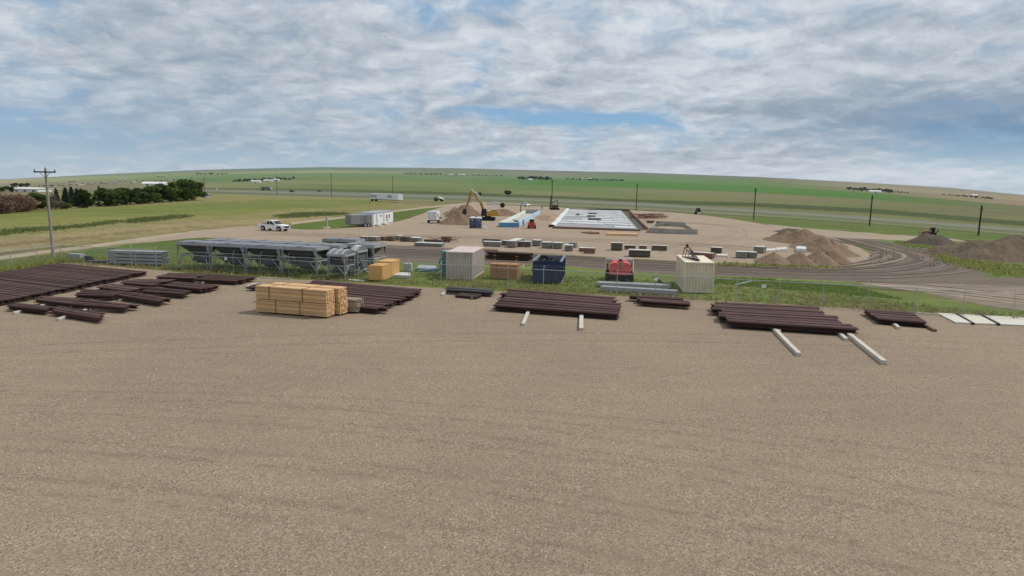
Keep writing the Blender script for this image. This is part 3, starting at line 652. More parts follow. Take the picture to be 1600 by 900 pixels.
for s, lab in ((.16, 'left bearer timber under the big lumber stack'), (.74, 'right round ended bearer timber under the big lumber stack')):
    a = p0 + u*ln*s - v*.35
    o = MB().box(-.09, .09, 0, 3.4, 0, .11).build('bearer_timber', skidd, loc=(a.x, a.y, .012), rz=rz); tag(o, lab, 'timber', 'bearers under the lumber')
# brown lumber between the beige container and the navy bin
p0, p1 = G(765, 436), G(808, 438); rz = yaw(p0, p1); ln = (p1-p0).length
for i, lab in enumerate(('lower half of the brown lumber stack between beige container and bin', 'upper half of the brown lumber stack between beige container and bin')):
    lumber_pack('lumber_pack', lab, 'lumber pack', 'brown lumber behind the fence', (p0.x, p0.y, .06+i*.72), rz, ln, 1.15, .68, 6, 6, lumbb, 40+i, (.25, .7), .04, skidd)
o = MB().bar((0, 0, 0), (.12, -.1, 1.25), .09, 6, .05).build('white_bag', whitem, loc=tuple(G(816, 434)), smooth=True); tag(o, 'white wrap hanging beside the brown lumber stack', 'wrap')
# osb crates
p0, p1 = G(576, 439.5), G(598, 441); rz = yaw(p0, p1); u = (p1-p0).normalized(); w = 1.3
dirv = (G(628, 430)-G(598, 441)); ln = dirv.length
def crate(label, p, rz, w, d, h):
    t = thing('board_crate', label, 'crate', (p.x, p.y, .02), rz, 'board crates behind the fence')
    MB().box(0, w, 0, d, .1, h).build('panels', osb, t, bevel=.01)
    b = MB()
    for x in (.02, w/2, w-.12): b.box(x, x+.1, .05, d-.05, 0, .098)
    b.build('runners', skidd, t); return t
vv_ = dirv.normalized(); rzc = math.atan2(vv_.y, vv_.x)-math.pi/2
crate('near yellow board crate in the grass left of the beige container', p0, rzc, w, 2.1, 1.42)
q_ = p0 + vv_*2.16
crate('far taller yellow board crate behind the near crate in grass', q_, rzc, w, 2.2, 1.58)
# dark rusty beams on bearers behind the brown lumber
t = thing('beam_rack', 'stack of dark rusty girders on yellow spacers behind the brown lumber', 'girder stack', tuple(G(757, 405)), yaw(G(757, 405), G(820, 408)))
r = random.Random(5)
for i in range(2):
    for j in range(3):
        b = MB().at((r.uniform(-.3, .3), j*.5, .15+i*.42)); b.box(0, 5.4, 0, .36, 0, .03); b.box(0, 5.4, 0, .36, .27, .3); b.box(0, 5.4, .16, .2, .03, .27); b.build('girder', rust3, t)
for i in range(2):
    for x in (1.2, 3.9): MB().box(x, x+.15, -.1, 1.5, .02+i*.42, .14+i*.42).build('spacer', osb, t)

# ------------------------------------------------------------------ shipping containers
def container(label, loc, rz, m, W_=2.44, L_=6.06, Hh=2.59):
    t = thing('shipping_container', label, 'container', loc, rz)
    def corr(p, q, z0, z1, nrm, m, n):       # corrugated wall between two plan points
        p, q = Vector(p), Vector(q); u = (q-p)/n; nv = Vector(nrm)*.085; prof = []
        for i in range(n):
            a = p+u*i; prof += [a, a+u*.30, a+u*.42+(-nv), a+u*.86-nv]
        prof.append(q); mb = MB(); vs = [(c.x, c.y, z) for z in (z0, z1) for c in prof]; k = len(prof)
        mb.add(vs, [(i, i+1, k+i+1, k+i) for i in range(k-1)]); return mb
    ee = .07
    corr((ee, 0.02), (W_-ee, 0.02), .16, Hh-.12, (0, -1), m, 9).build('end_wall', m, t)
    corr((ee, L_-.02), (W_-ee, L_-.02), .16, Hh-.12, (0, 1), m, 9).build('end_wall', m, t)
    corr((0.02, ee), (0.02, L_-ee), .16, Hh-.12, (-1, 0), m, 22).build('side_wall', m, t)
    corr((W_-.02, ee), (W_-.02, L_-ee), .16, Hh-.12, (1, 0), m, 22).build('side_wall', m, t)
    b = MB()
    for z0_, z1_ in ((0.03, .16), (Hh-.12, Hh-.01)):
        b.box(0, W_, 0, .09, z0_, z1_); b.box(0, W_, L_-.09, L_, z0_, z1_); b.box(0, .09, .09, L_-.09, z0_, z1_); b.box(W_-.09, W_, .09, L_-.09, z0_, z1_)
    b.build('frame_rails', m, t)
    for x in (0, W_-.12):
        for y in (0, L_-.12): MB().box(x-.003, x+.123, y-.003, y+.123, 0, Hh).build('corner_post', m, t)
    MB().box(.09, W_-.09, .09, L_-.09, Hh-.05, Hh-.02).build('roof', m, t)
    return t
p = G(697, 437); q2 = G(742, 438.5)
container('beige corrugated container standing in the grass left of the brown lumber', (p.x, p.y, .02), -math.radians(7.5), contg, 2.5)
p = G(1067.5, 457.5)
container('cream corrugated container with a black lattice hitch frame on its roof', (p.x, p.y, .02), -math.radians(7.5), contw, 2.44)
cr = -math.radians(7.5)
# lattice frame on the cream container's roof
t = thing('lattice_frame', 'black triangular lattice frame lying on the cream container roof', 'lattice frame', (p.x, p.y, 2.62), cr)
def loc_on(px, py, z):                        # photo point on a level plane, in the container's own axes
    g = G(px, py, z); d_ = g - Vector((p.x, p.y, 0)); return Vector((d_.x*math.cos(cr)+d_.y*math.sin(cr), -d_.x*math.sin(cr)+d_.y*math.cos(cr), 0))
b = MB()
A1, A2 = loc_on(1062, 400, 2.6), loc_on(1081, 411, 2.6)
foot1, foot2 = Vector((.25, 3.9, .04)), Vector((1.15, 3.9, .04)); tip = Vector((1.0, .7, .06)); topa, topb = Vector((.45, 4.1, .85)), Vector((.85, 4.1, .85))
for a, c_ in ((foot1, topa), (foot2, topb), (topa, topb), (foot1, foot2), (topa, tip), (topb, tip+Vector((.3, 0, 0))), (foot2, tip+Vector((.3, 0, 0))), (foot1, tip), (tip, tip+Vector((.3, 0, 0)))): b.bar(a, c_, .034, 6)
for k in (.2, .4, .6, .8):
    b.bar(foot1.lerp(tip, k), topa.lerp(tip, k), .03, 5); b.bar(foot2.lerp(tip+Vector((.3, 0, 0)), k), topb.lerp(tip+Vector((.3, 0, 0)), k), .03, 5); b.bar(foot1.lerp(tip, k), foot2.lerp(tip+Vector((.3, 0, 0)), min(1, k+.15)), .03, 5); b.bar(topa.lerp(tip, k), topb.lerp(tip+Vector((.3, 0, 0)), min(1, k+.15)), .03, 5)
b.build('lattice', darkm, t)
MB().wheel((.65, 4.1, 1.02), .13, .1).build('sheave', blackm, t)

# ------------------------------------------------------------------ navy bin
p, q_ = G(833, 443), G(877, 446); t = thing('waste_bin', 'navy blue open top roll-off bin full of scrap in the grass', 'bin', (p.x, p.y, .02), -math.radians(8))
BW, BL_, BH = 2.45, 5.6, 1.98
for nm, bx in (('front_wall', (0, BW, 0, .06)), ('back_wall', (0, BW, BL_-.06, BL_)), ('side_wall', (0, .06, .06, BL_-.06)), ('side_wall', (BW-.06, BW, .06, BL_-.06))):
    MB().box(*bx, .15, BH).build(nm, blue, t)
MB().box(.03, BW-.03, .03, BL_-.03, .15, .2).build('bin_floor', bluein, t)
b = MB()
b.box(.062, .07, .08, BL_-.08, .3, BH-.02); b.box(BW-.07, BW-.062, .08, BL_-.08, .3, BH-.02); b.box(.08, BW-.08, BL_-.07, BL_-.062, .3, BH-.02)
b.build('inner_lining', bluein, t)
b = MB()
for y in np.linspace(.15, BL_-.25, 9):
    b.box(-.08, -.002, y, y+.09, .18, BH-.08); b.box(BW+.002, BW+.08, y, y+.09, .18, BH-.08)
for x in (.8, 1.6): b.box(x, x+.08, -.07, -.002, .18, BH-.08)
b.build('ribs', blue, t)
b = MB(); b.box(-.09, .09, 0, BL_, BH, BH+.09); b.box(BW-.09, BW+.09, 0, BL_, BH, BH+.09); b.build('top_rail', mat('pale_blue_rail', (122, 134, 152), .6), t)
MB().box(.09, BW-.09, -.04, .08, BH, BH+.09).build('front_rail', blue, t)
b = MB(); b.bar((BW+.06, 0, .05), (BW+.06, BL_, .05), .05, 6); b.bar((-.06, 0, .05), (-.06, BL_, .05), .05, 6); b.build('skid_rail', mat('pale_blue_rail', (122, 134, 152)), t)
def torus(R_, r_, n=18, k=8):
    vs, fs = [], []
    for i in range(n):
        a = 2*math.pi*i/n
        for j in range(k):
            c_ = 2*math.pi*j/k; rr = R_+r_*math.cos(c_); vs.append((rr*math.cos(a), rr*math.sin(a), r_*math.sin(c_)))
            fs.append((i*k+j, ((i+1) % n)*k+j, ((i+1) % n)*k+(j+1) % k, i*k+(j+1) % k))
    return vs, fs
base = Vector((p.x, p.y, .02)); bz = -math.radians(8)
def inbin(x, y, z): return (base.x + x*math.cos(bz)-y*math.sin(bz), base.y + x*math.sin(bz)+y*math.cos(bz), z)
for (x, y, z, rx, lab) in ((.75, 2.4, 1.85, 1.1, 'left old black tyre leaning inside the navy bin'), (1.35, 3.2, 1.75, .5, 'middle old black tyre lying inside the navy bin'), (1.85, 2.6, 1.7, .3, 'right old black tyre lying inside the navy bin')):
    mb = MB(); mb.add(*torus(.4, .16)); o = mb.build('tyre', blackm, smooth=True, loc=inbin(x, y, z)); o.rotation_euler = (rx, .2, bz); tag(o, lab, 'tyre', 'scrap in the navy bin')
mb = MB(); r = random.Random(9)
for i in range(26):
    mb.at((r.uniform(.3, 2.1), r.uniform(.4, 5.2), r.uniform(.5, 1.35)), r.uniform(0, 3), r.uniform(-.4, .4)); mb.box(-r.uniform(.3, .8), r.uniform(.3, .8), -.15, .15, -.1, .15)
o = mb.build('scrap_heap', darkm, loc=inbin(0, 0, .2)); o.rotation_euler[2] = bz; tag(o, 'heap of dark scrap filling the inside of the navy bin', 'scrap', kind='stuff')

# ------------------------------------------------------------------ red loader seen from behind
p, q_ = G(945, 440), G(990, 441.5); rzl = yaw(p, q_); t = thing('track_loader', 'faded red loader with black wheels seen from behind in the yard', 'loader', (p.x, p.y, .02), rzl)
for x in (0.05, 2.25):
    for y in (.5, 2.3):
        MB().bar((x, y, .42), (x+.38, y, .42), .42, 18).build('wheel', blackm, t, bevel=.03)
MB().box(.45, 2.25, .1, 3.0, .28, .62).build('chassis', blackm, t, bevel=.03)
b = MB(); b.prism([(.42, .62), (2.3, .62), (2.36, .9), (2.3, 1.6), (2.1, 1.78), (1.72, 1.8), (1.6, 1.62), (1.15, 1.62), (1.05, 1.8), (.7, 1.78), (.46, 1.6), (.38, .9)], 0, 1.35)
b.build('engine_hood', pink, t, bevel=.05)
MB().box(1.2, 1.56, -.02, .5, 1.25, 1.9).build('exhaust_stack', mat('tan_metal', (150, 132, 108)), t, bevel=.03)
MB().bar((1.38, .3, 1.88), (1.38, .3, 2.06), .17, 10).build('exhaust_cap', blackm, t)
b = MB(); b.box(.7, .95, -.006, 0, 1.0, 1.06); [b.box(.75+k*.2, .84+k*.2, -.006, 0, .93+.02*(k % 2), .99+.02*(k % 2)) for k in range(6)]; b.build('worn_marks', darkm, t)
MB().bar((.05, 1.0, .7), (.02, 1.3, 1.92), .045).build('lift_arm_post', whitem, t); MB().bar((2.62, 1.0, .7), (2.6, 1.3, 1.92), .045).build('lift_arm_post', whitem, t)
MB().box(.02, 2.62, 1.22, 1.42, 1.92, 2.06).build('cross_bar', whitem, t, bevel=.02)
MB().box(.65, 2.05, 1.6, 2.6, 1.1, 1.8).build('cab', pink, t, bevel=.06)
b = MB(); b.bar((.2, 1.3, 1.5), (.3, 3.4, .6), .08); b.bar((2.45, 1.3, 1.5), (2.4, 3.4, .6), .08); b.build('lift_arms', redm, t)
MB().prism([(.2, .1), (2.5, .1), (2.5, .7), (.2, .7)], 3.3, 3.5).build('bucket', darkm, t)

# ------------------------------------------------------------------ galvanised steel bundles in the verge
def chan(label, p, q, n, w, h, m=galv, rows=1, name='steel_bundle', z=.02, wht=True):
    a, b2 = G(*p), G(*q); ln = (b2-a).length; t = thing(name, label, 'steel bundle', (a.x, a.y, z), yaw(a, b2), 'galvanised steel bundles')
    r = random.Random(int(p[0]))
    for k in range(rows):
        mb = MB()
        for i in range(n):
            x = r.uniform(-.15, .15); y = i*w/n; zz = .12+k*(h+.09)
            mb.box(x, ln+x, y, y+.015, zz, zz+h); mb.box(x, ln+x, y, y+w/n*.86, zz+h-.02, zz+h+.002); mb.box(x, ln+x, y, y+w/n*.86, zz-.002, zz+.02)
        mb.build('channels', m, t)
        sp = MB(); [sp.box(s*ln-.06, s*ln+.06, -.05, w+.05, .02+k*(h+.09), .115+k*(h+.09)) for s in (.12, .5, .88)]; sp.build('dunnage', skidm, t)
    return t
chan('long galvanised channel bundle in the grass just behind the red loader, farther one', (932, 449), (1046, 454), 5, 1.1, .28)
chan('long galvanised channel bundle in the grass nearest the fence before the red loader', (938, 456.5), (1057, 464), 4, .8, .34)
chan('tall stacked bundle of galvanised steel sections left of the hopper row', (170, 413.5), (255, 416), 7, 1.3, .26, galv, 4)
t = chan('low grey steel frame pieces lying in grass left of the galvanised stack', (134, 411.5), (166, 412.5), 3, .6, .15, galvd, 1)
# small grey crate with black tarp at the corner
p = G(106, 409); t = thing('parts_crate', 'small grey metal crate with a black tarp by the left fence corner', 'crate', (p.x, p.y, .02), .05)
b = MB(); b.box(0, 1.3, 0, .06, 0, .75); b.box(0, 1.3, .84, .9, 0, .75); b.box(0, .06, .06, .84, 0, .75); b.box(1.24, 1.3, .06, .84, 0, .75); b.box(0, 1.3, 0, .9, .75, .8); b.build('box', galv, t)
b = MB(); b.frustum((1.0, .9), (.6, .5), 0, .55, (1.9, .45), (1.8, .45)); b.build('tarp', blackm, t, bevel=.08)
# ------------------------------------------------------------------ galvanised hoppers
def gusset(b, x, y, sx, sy):
    b.add([(x, y, 2.42), (x+sx*.32, y, 2.42), (x+sx*.05, y, 1.45), (x, y+sy*.04, 2.42), (x+sx*.32, y+sy*.04, 2.42), (x+sx*.05, y+sy*.04, 1.45)], [(0, 1, 2), (3, 5, 4), (0, 3, 4, 1), (1, 4, 5, 2), (2, 5, 3, 0)])
def hopper(label, loc, rz, Lx=3.55, Wy=2.3, lid=True, dome=False, zt=2.7, group='galvanised hoppers behind the fence'):
    t = thing('feed_hopper', label, 'hopper', loc, rz, group)
    s = zt/2.7
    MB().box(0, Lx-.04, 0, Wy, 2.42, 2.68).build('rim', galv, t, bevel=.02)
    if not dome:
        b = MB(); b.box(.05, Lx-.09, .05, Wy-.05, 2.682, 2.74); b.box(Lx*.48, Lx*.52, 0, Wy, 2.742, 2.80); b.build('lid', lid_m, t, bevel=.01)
    else:
        prof = [(x, 2.68 + .46*math.sin(math.pi*min(max(k_/4, 0), 1))**.8) for k_, x in enumerate(np.linspace(.02, Wy-.02, 5))]
        b = MB(); vs = [(xx, y, z) for xx in (0, Lx-.04) for y, z in prof]; k = len(prof)
        b.add(vs, [(i, i+1, k+i+1, k+i) for i in range(k-1)] + [tuple(range(k)), tuple(reversed(range(k, 2*k)))]); b.build('arched_lid', lid_m, t)
        for xx in (.3, Lx*.5, Lx-.35):
            b = MB()
            for i in range(k-1): b.bar((xx, prof[i][0], prof[i][1]+.02), (xx, prof[i+1][0], prof[i+1][1]+.02), .035)
            b.build('lid_rib', whitem, t)
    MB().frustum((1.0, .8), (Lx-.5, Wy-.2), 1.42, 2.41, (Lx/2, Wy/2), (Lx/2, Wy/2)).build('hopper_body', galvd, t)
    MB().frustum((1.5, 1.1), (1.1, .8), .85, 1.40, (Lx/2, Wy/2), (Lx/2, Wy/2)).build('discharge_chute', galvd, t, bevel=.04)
    MB().bar((Lx/2-.55, Wy/2, .75), (Lx/2+1.0, Wy/2, .72), .17, 8).build('auger_tube', galvd, t)
    b = MB(); b.bar((.08, .06, 1.42), (Lx-.12, .06, 1.42), .05); b.bar((.08, Wy-.06, 1.42), (Lx-.12, Wy-.06, 1.42), .05); b.bar((.08, .06, 1.42), (.08, Wy-.06, 1.42), .05); b.bar((Lx-.12, .06, 1.42), (Lx-.12, Wy-.06, 1.42), .05)
    b.build('ring_frame', galv, t)
    for gx, gy, gs in ((.06, -.01, 1), (Lx-.10, -.01, -1), (.06, Wy-.03, 1), (Lx-.10, Wy-.03, -1)):
        b = MB(); gusset(b, gx, gy, gs, 1); b.build('gusset', lid_m, t)
    for x, y in ((.08, .06), (Lx-.12, .06), (.08, Wy-.06), (Lx-.12, Wy-.06)):
        MB().bar((x, y, 0), (x, y, 2.42), .055).build('leg', galv, t)
    b = MB()
    for y in (.06, Wy-.06):
        b.bar((.9, y, 1.40), (.12, y, .55), .04); b.bar((Lx-.9, y, 1.40), (Lx-.16, y, .55), .04)
    for x in (.08, Lx-.12): b.bar((x, .8, 1.4), (x, .1, .55), .04); b.bar((x, Wy-.8, 1.4), (x, Wy-.1, .55), .04)
    b.build('brace', galv, t)
    t.scale = (1, 1, s); return t
P0, P1 = G(277.5, 420.5), G(497, 433.5); u = (P1-P0).normalized(); v = Vector((-u.y, u.x, 0)); rzh = math.atan2(u.y, u.x); step = (P1-P0).length/4
h0 = None
for i, w in enumerate(('leftmost', 'second from left', 'third from left', 'rightmost')):
    q_ = P0 + u*step*i; hopper(f'galvanised steel hopper, {w} in the front row along the fence', (q_.x, q_.y, .01), rzh, step-.02)
for i, w in enumerate(('leftmost', 'second from left', 'third from left', 'rightmost')):
    q_ = P0 + u*(step*i + .75) + v*2.75; hopper(f'galvanised hopper, {w} of the second row behind the fence row', (q_.x, q_.y, .01), rzh, step-.02, 2.4)
q_ = P0 + u*(step*2.62) + v*9.5; hopper('lone pale hopper standing farther back behind the two hopper rows', (q_.x, q_.y, .01), rzh, 4.2, 1.9)
a = G(536, 425); hopper('wide flat topped hopper at the right end, left of the yellow crates', (a.x, a.y, .01), rzh-.02, 3.5, 2.6, zt=2.75)
a = G(511, 435.5); hopper('near arched lid hopper at the right end of the front row', (a.x, a.y, .01), rzh, 1.95, 1.9, dome=True, zt=2.3)
a = G(546, 431.5); hopper('far arched lid hopper peeking right of the near arched one', (a.x, a.y, .01), rzh, 1.0, 1.9, dome=True, zt=2.45)

# ------------------------------------------------------------------ teal netting and the little things in the verge
p = G(689, 431)
t = thing('netting_stack', 'tall stack of folded teal plastic panels beside the beige container', 'panel stack', (p.x, p.y, .02), -.1)
r = random.Random(3)
for i in range(13):
    mb = MB().at((r.uniform(-.05, .05), r.uniform(-.05, .05), .1+i*.18), r.uniform(-.05, .05)); mb.box(0, .85, 0, 1.6, 0, .1); mb.build('panel', teal, t)
p = G(662, 428); mb = MB(); r = random.Random(4)
pts_ = [(2.1, 0, .15), (1.6, .2, .5), (1.45, .5, 1.15), (1.7, .3, 1.3), (1.9, .2, .7), (1.5, 0, .35), (.9, -.1, .3), (.2, 0, .3), (-.5, .1, .15)]
for off in (-.12, 0, .13, .26):
    for a, b2 in zip(pts_, pts_[1:]): mb.bar(tuple(Vector(a)+Vector((0, off, abs(off)*.6))), tuple(Vector(b2)+Vector((0, off, abs(off)*.6))), .06, 6)
o = mb.build('hose_coil', teal, loc=(p.x, p.y, .02)); tag(o, 'tangled teal hoses slumped in the grass left of the teal stack', 'hose')
slab('sheet_pile', [(651, 424), (684, 426), (680, 420), (655, 419)], .35, galv, 'low grey pile of crumpled sheets in the grass by teal hoses', 'sheet pile')
slab('flat_box', [(610, 434), (641, 436), (641, 431), (612, 429.5)], .3, whitem, 'long low white box in the grass right of the yellow crates', 'box')
p = G(631, 425); o = MB().box(0, .75, 0, .7, .02, .85).build('plastic_tank', mat('pale_grey_plastic', (176, 184, 184), .5), bevel=.05, loc=(p.x, p.y, 0), rz=-.05); tag(o, 'small pale grey box standing right of the yellow crates', 'box')
slab('board', [(544, 438.5), (569, 440.5), (570, 438.8), (546, 437)], .06, skidm, 'pale board on the ground left of the yellow crates', 'board')
p = G(555, 432); mb = MB(); mb.bar((0, 0, .1), (.9, .2, .7), .05, 6); mb.bar((.9, .2, .7), (1.2, .3, .35), .05, 6); mb.bar((.1, .5, .65), (1.1, .5, .7), .06, 6); o = mb.build('pipe_frame', whitem, loc=(p.x, p.y, 0)); tag(o, 'bent white pipe frame in the grass under the arched hoppers', 'pipe frame')
mb = MB(); mb.bar((0, 0, .05), (.75, -.9, .35), .05, 6); a = G(668, 427); o = mb.build('leaning_pipe', whitem, loc=(a.x, a.y, 0)); tag(o, 'thin white pipe lying in grass before the beige container', 'pipe')
mb = MB(); mb.bar((0, 0, .05), (1.9, .2, .5), .05, 6); a = G(1148, 446); o = mb.build('leaning_pipe', whitem, loc=(a.x, a.y, 0)); tag(o, 'thin white pipe lying in the bright grass right of the cream container', 'pipe')
a = G(1041, 452); mb = MB()
for k in range(3): mb.bar((k*.12, -.2, .1), (-.7+k*.15, 2.6, .7), .06)
o = mb.build('angle_bars', rust3, loc=(a.x, a.y, 0)); tag(o, 'brown angle bars leaning left of the cream container', 'steel bars')

# ------------------------------------------------------------------ chain link fence
linkm = bpy.data.materials.new('chain_link'); linkm.use_nodes = True; N = NT(linkm.node_tree); b = N.n['Principled BSDF']
uv = N.node('ShaderNodeTexCoord').outputs['Object']; s3 = N.node('ShaderNodeSeparateXYZ'); N.put(s3.inputs[0], uv)
d1 = N.math('FRACT', N.math('MULTIPLY', N.math('ADD', s3.outputs[0], s3.outputs[2]), 11)); d2 = N.math('FRACT', N.math('MULTIPLY', N.math('SUBTRACT', s3.outputs[0], s3.outputs[2]), 11))
al = N.math('MAXIMUM', N.math('LESS_THAN', d1, .075), N.math('LESS_THAN', d2, .075)); N.put(b.inputs['Alpha'], al)
b.inputs['Base Color'].default_value = L((140, 142, 140)); b.inputs['Roughness'].default_value = .5; b.inputs['Metallic'].default_value = .3
def fence(label, a, b2, posts, hh=1.82, ext=True):
    ln = (b2-a).length; t = thing('chain_link_fence', label, 'fence', (a.x, a.y, 0), yaw(a, b2))
    pm = MB().bar((0, 0, 0), (0, 0, hh+.03), .028, 8); am = MB().bar((0, 0, hh+.02), (0, .22, hh+.34), .022, 6)
    m1, m2 = pm.mesh('post'), am.mesh('outrigger'); m1.materials.append(galv); m2.materials.append(galv)
    for x in posts:
        o = bpy.data.objects.new('post', m1); C.objects.link(o); o.parent = t; o.location = (x, 0, 0)
        if ext: o2 = bpy.data.objects.new('outrigger', m2); C.objects.link(o2); o2.parent = o
    MB().bar((0, 0, hh), (ln, 0, hh), .026, 8).build('top_rail', galv, t)
    mb = MB(); mb.add([(0, .03, .03), (ln, .03, .03), (ln, .03, hh), (0, .03, hh)], [(0, 1, 2, 3)]); mb.build('chain_link_mesh', linkm, t)
    if ext:
        mb = MB(); [mb.bar((0, .22*k/3, hh+.02+.32*k/3), (ln, .22*k/3, hh+.02+.32*k/3), .004, 3) for k in (2, 3)]; mb.build('barbed_wire', galv, t)
    return t
FA, FBp = G(96, fy(96)+1), G(1760, fy(1760)); fu = (FBp-FA).normalized(); fl_ = (FBp-FA).length
n_ = int(fl_/3.05)
fence('long chain link fence between the gravel yard and the grass verge', FA, FBp, [i*3.05 for i in range(n_+1)])
FL0 = G(-160, 447); fence('short chain link fence running left from the corner beside the beams', FL0, FA, [(FA-FL0).length-3.05*i for i in range(1, 6)])
def sign_at(px, py, label):
    # square white plate hung on the mesh
    r_ = ray(px, py); cpos = Vector((0, 0, H)); nrm = Vector((-fu.y, fu.x, 0)); t_ = (FA-cpos).dot(nrm)/r_.dot(nrm); g = cpos + r_*t_
    o = MB().box(-.16, .16, -.012, 0, -.12, .12).build('fence_sign', white, loc=g-nrm*.03, rz=math.atan2(fu.y, fu.x)); tag(o, label, 'sign', 'blank signs on the fence')
sign_at(353, 404, 'small white sign on the fence in front of the hoppers')
sign_at(1025, 436, 'small white sign on the fence above the galvanised channels')
sign_at(1193.5, 447, 'small white sign on the fence in front of the bright grass')

# ------------------------------------------------------------------ utility poles
def tpole(label, px, py, hh):
    p = G(px, py); t = thing('utility_pole', label, 'utility pole', tuple(p), 0)
    MB().bar((0, 0, 0), (0, 0, hh), .17, 10, .11).build('pole', pole_m, t, smooth=False)
    MB().box(-1.15, 1.15, -.17, -.09, hh-.42, hh-.28).build('crossarm', dpole, t)
    b = MB(); b.bar((-.5, -.13, hh-.42), (0, -.13, hh-1.0), .025); b.bar((.5, -.13, hh-.42), (0, -.13, hh-1.0), .025); b.build('arm_brace', dpole, t)
    for x in (-1.05, 1.05): MB().bar((x, -.13, hh-.28), (x, -.13, hh-.06), .06, 8, .03).build('insulator', darkm, t)
    MB().bar((0, 0, hh), (0, 0, hh+.12), .05, 6).build('top_pin', darkm, t); return t
tpole('tall grey wooden utility pole with a crossarm by the left fence corner', 84, 408, 9.7)
HP = [(320, 304.5, 277, 'leftmost dark pole of the highway line, above the tree row'), (433, 305, 274, 'dark highway pole right of the grey highway truck'), (518, 308, 272, 'dark highway pole left of the white semi trailer'),
      (613.5, 305, 275, 'dark highway pole standing behind the white semi trailer'), (862, 325, 281, 'dark highway pole above the dark drill rig'), (994, 329, 287.5, 'dark highway pole right of the white foundation slab'),
      (1177.5, 342.5, 294, 'dark highway pole above the right end of the gravel pad'), (1358.5, 353, 305, 'dark highway pole second from the right edge'), (1528.5, 368, 321, 'rightmost dark highway pole, beyond the dark soil pile')]
for px, yb, yt, lab in HP:
    p = G(px, yb); s = scale_at(p); hh = (yb-yt)/s*1.0
    t = thing('utility_pole', lab, 'utility pole', tuple(p), 0, 'dark poles along the highway')
    MB().bar((0, 0, 0), (0, 0, hh), max(.17, .32/s*1.2), 8, .15).build('pole', dpole, t)
    b = MB(); b.box(-.45, .45, -.12, -.02, hh-.9, hh-.75); b.build('crossarm', dpole, t)
p = G(577.5, 328); o = MB().bar((0, 0, 0), (0, 0, 5.6), .10, 8, .07).build('wooden_mast', pole_m, loc=tuple(p)); tag(o, 'thin pale mast standing behind the white office trailer', 'mast')
p = G(510.5, 356.5); t = thing('concrete_post', 'short pale concrete post with a base at the pad edge', 'post', tuple(p)); MB().frustum((.42, .42), (.3, .3), 0, 2.3).build('shaft', mat('pale_concrete', (176, 164, 144)), t, bevel=.02); MB().frustum((1.3, 1.0), (.5, .5), 0, .3).build('footing', mat('pale_concrete', (176, 164, 144)), t)

# ------------------------------------------------------------------ bundled concrete / block packs on the pad
def pack(x0, x1, yb0, yb1, h, d, m, label, top=None, name='material_pack', cat='material pack', group='packs set out on the gravel pad', layers=3, z=.01):
    a, b2 = G(x0, yb0), G(x1, yb1); ln = (b2-a).length; t = thing(name, label, cat, (a.x, a.y, z), yaw(a, b2)+random.Random(int(x0*7)).uniform(-.09, .09), group)
    mb = MB(); r = random.Random(int(x0*3)); k = max(2, int(d/.3))
    for i in range(layers):
        for j in range(k):
            mb.box(r.uniform(0, .05), ln-r.uniform(0, .05), j*d/k+.004, (j+1)*d/k-.004, .09+i*h/layers+.006, .09+(i+1)*h/layers)
    mb.build('layers', m, t)
    sp = MB(); [sp.box(s*ln-.05, s*ln+.05, 0, d, 0, .088) for s in (.15, .85)]; sp.build('bearers', skidd, t)
    if top: MB().box(-.01, ln+.01, -.01, d+.01, h+.094, h+.12).build('cover', top, t)
    return t
pg = mat('grey_block_pack', (124, 122, 116), .85, .12, 3, island=.1, objvar=.1)
pgd = mat('dark_block_pack', (90, 86, 76), .85, .15, 3, island=.1, objvar=.1)
pbr = mat('red_brown_pack', (118, 88, 74), .85, .15, 3, island=.15)
ptop = mat('pale_pack_top', (196, 194, 186), .8, .1, 2)
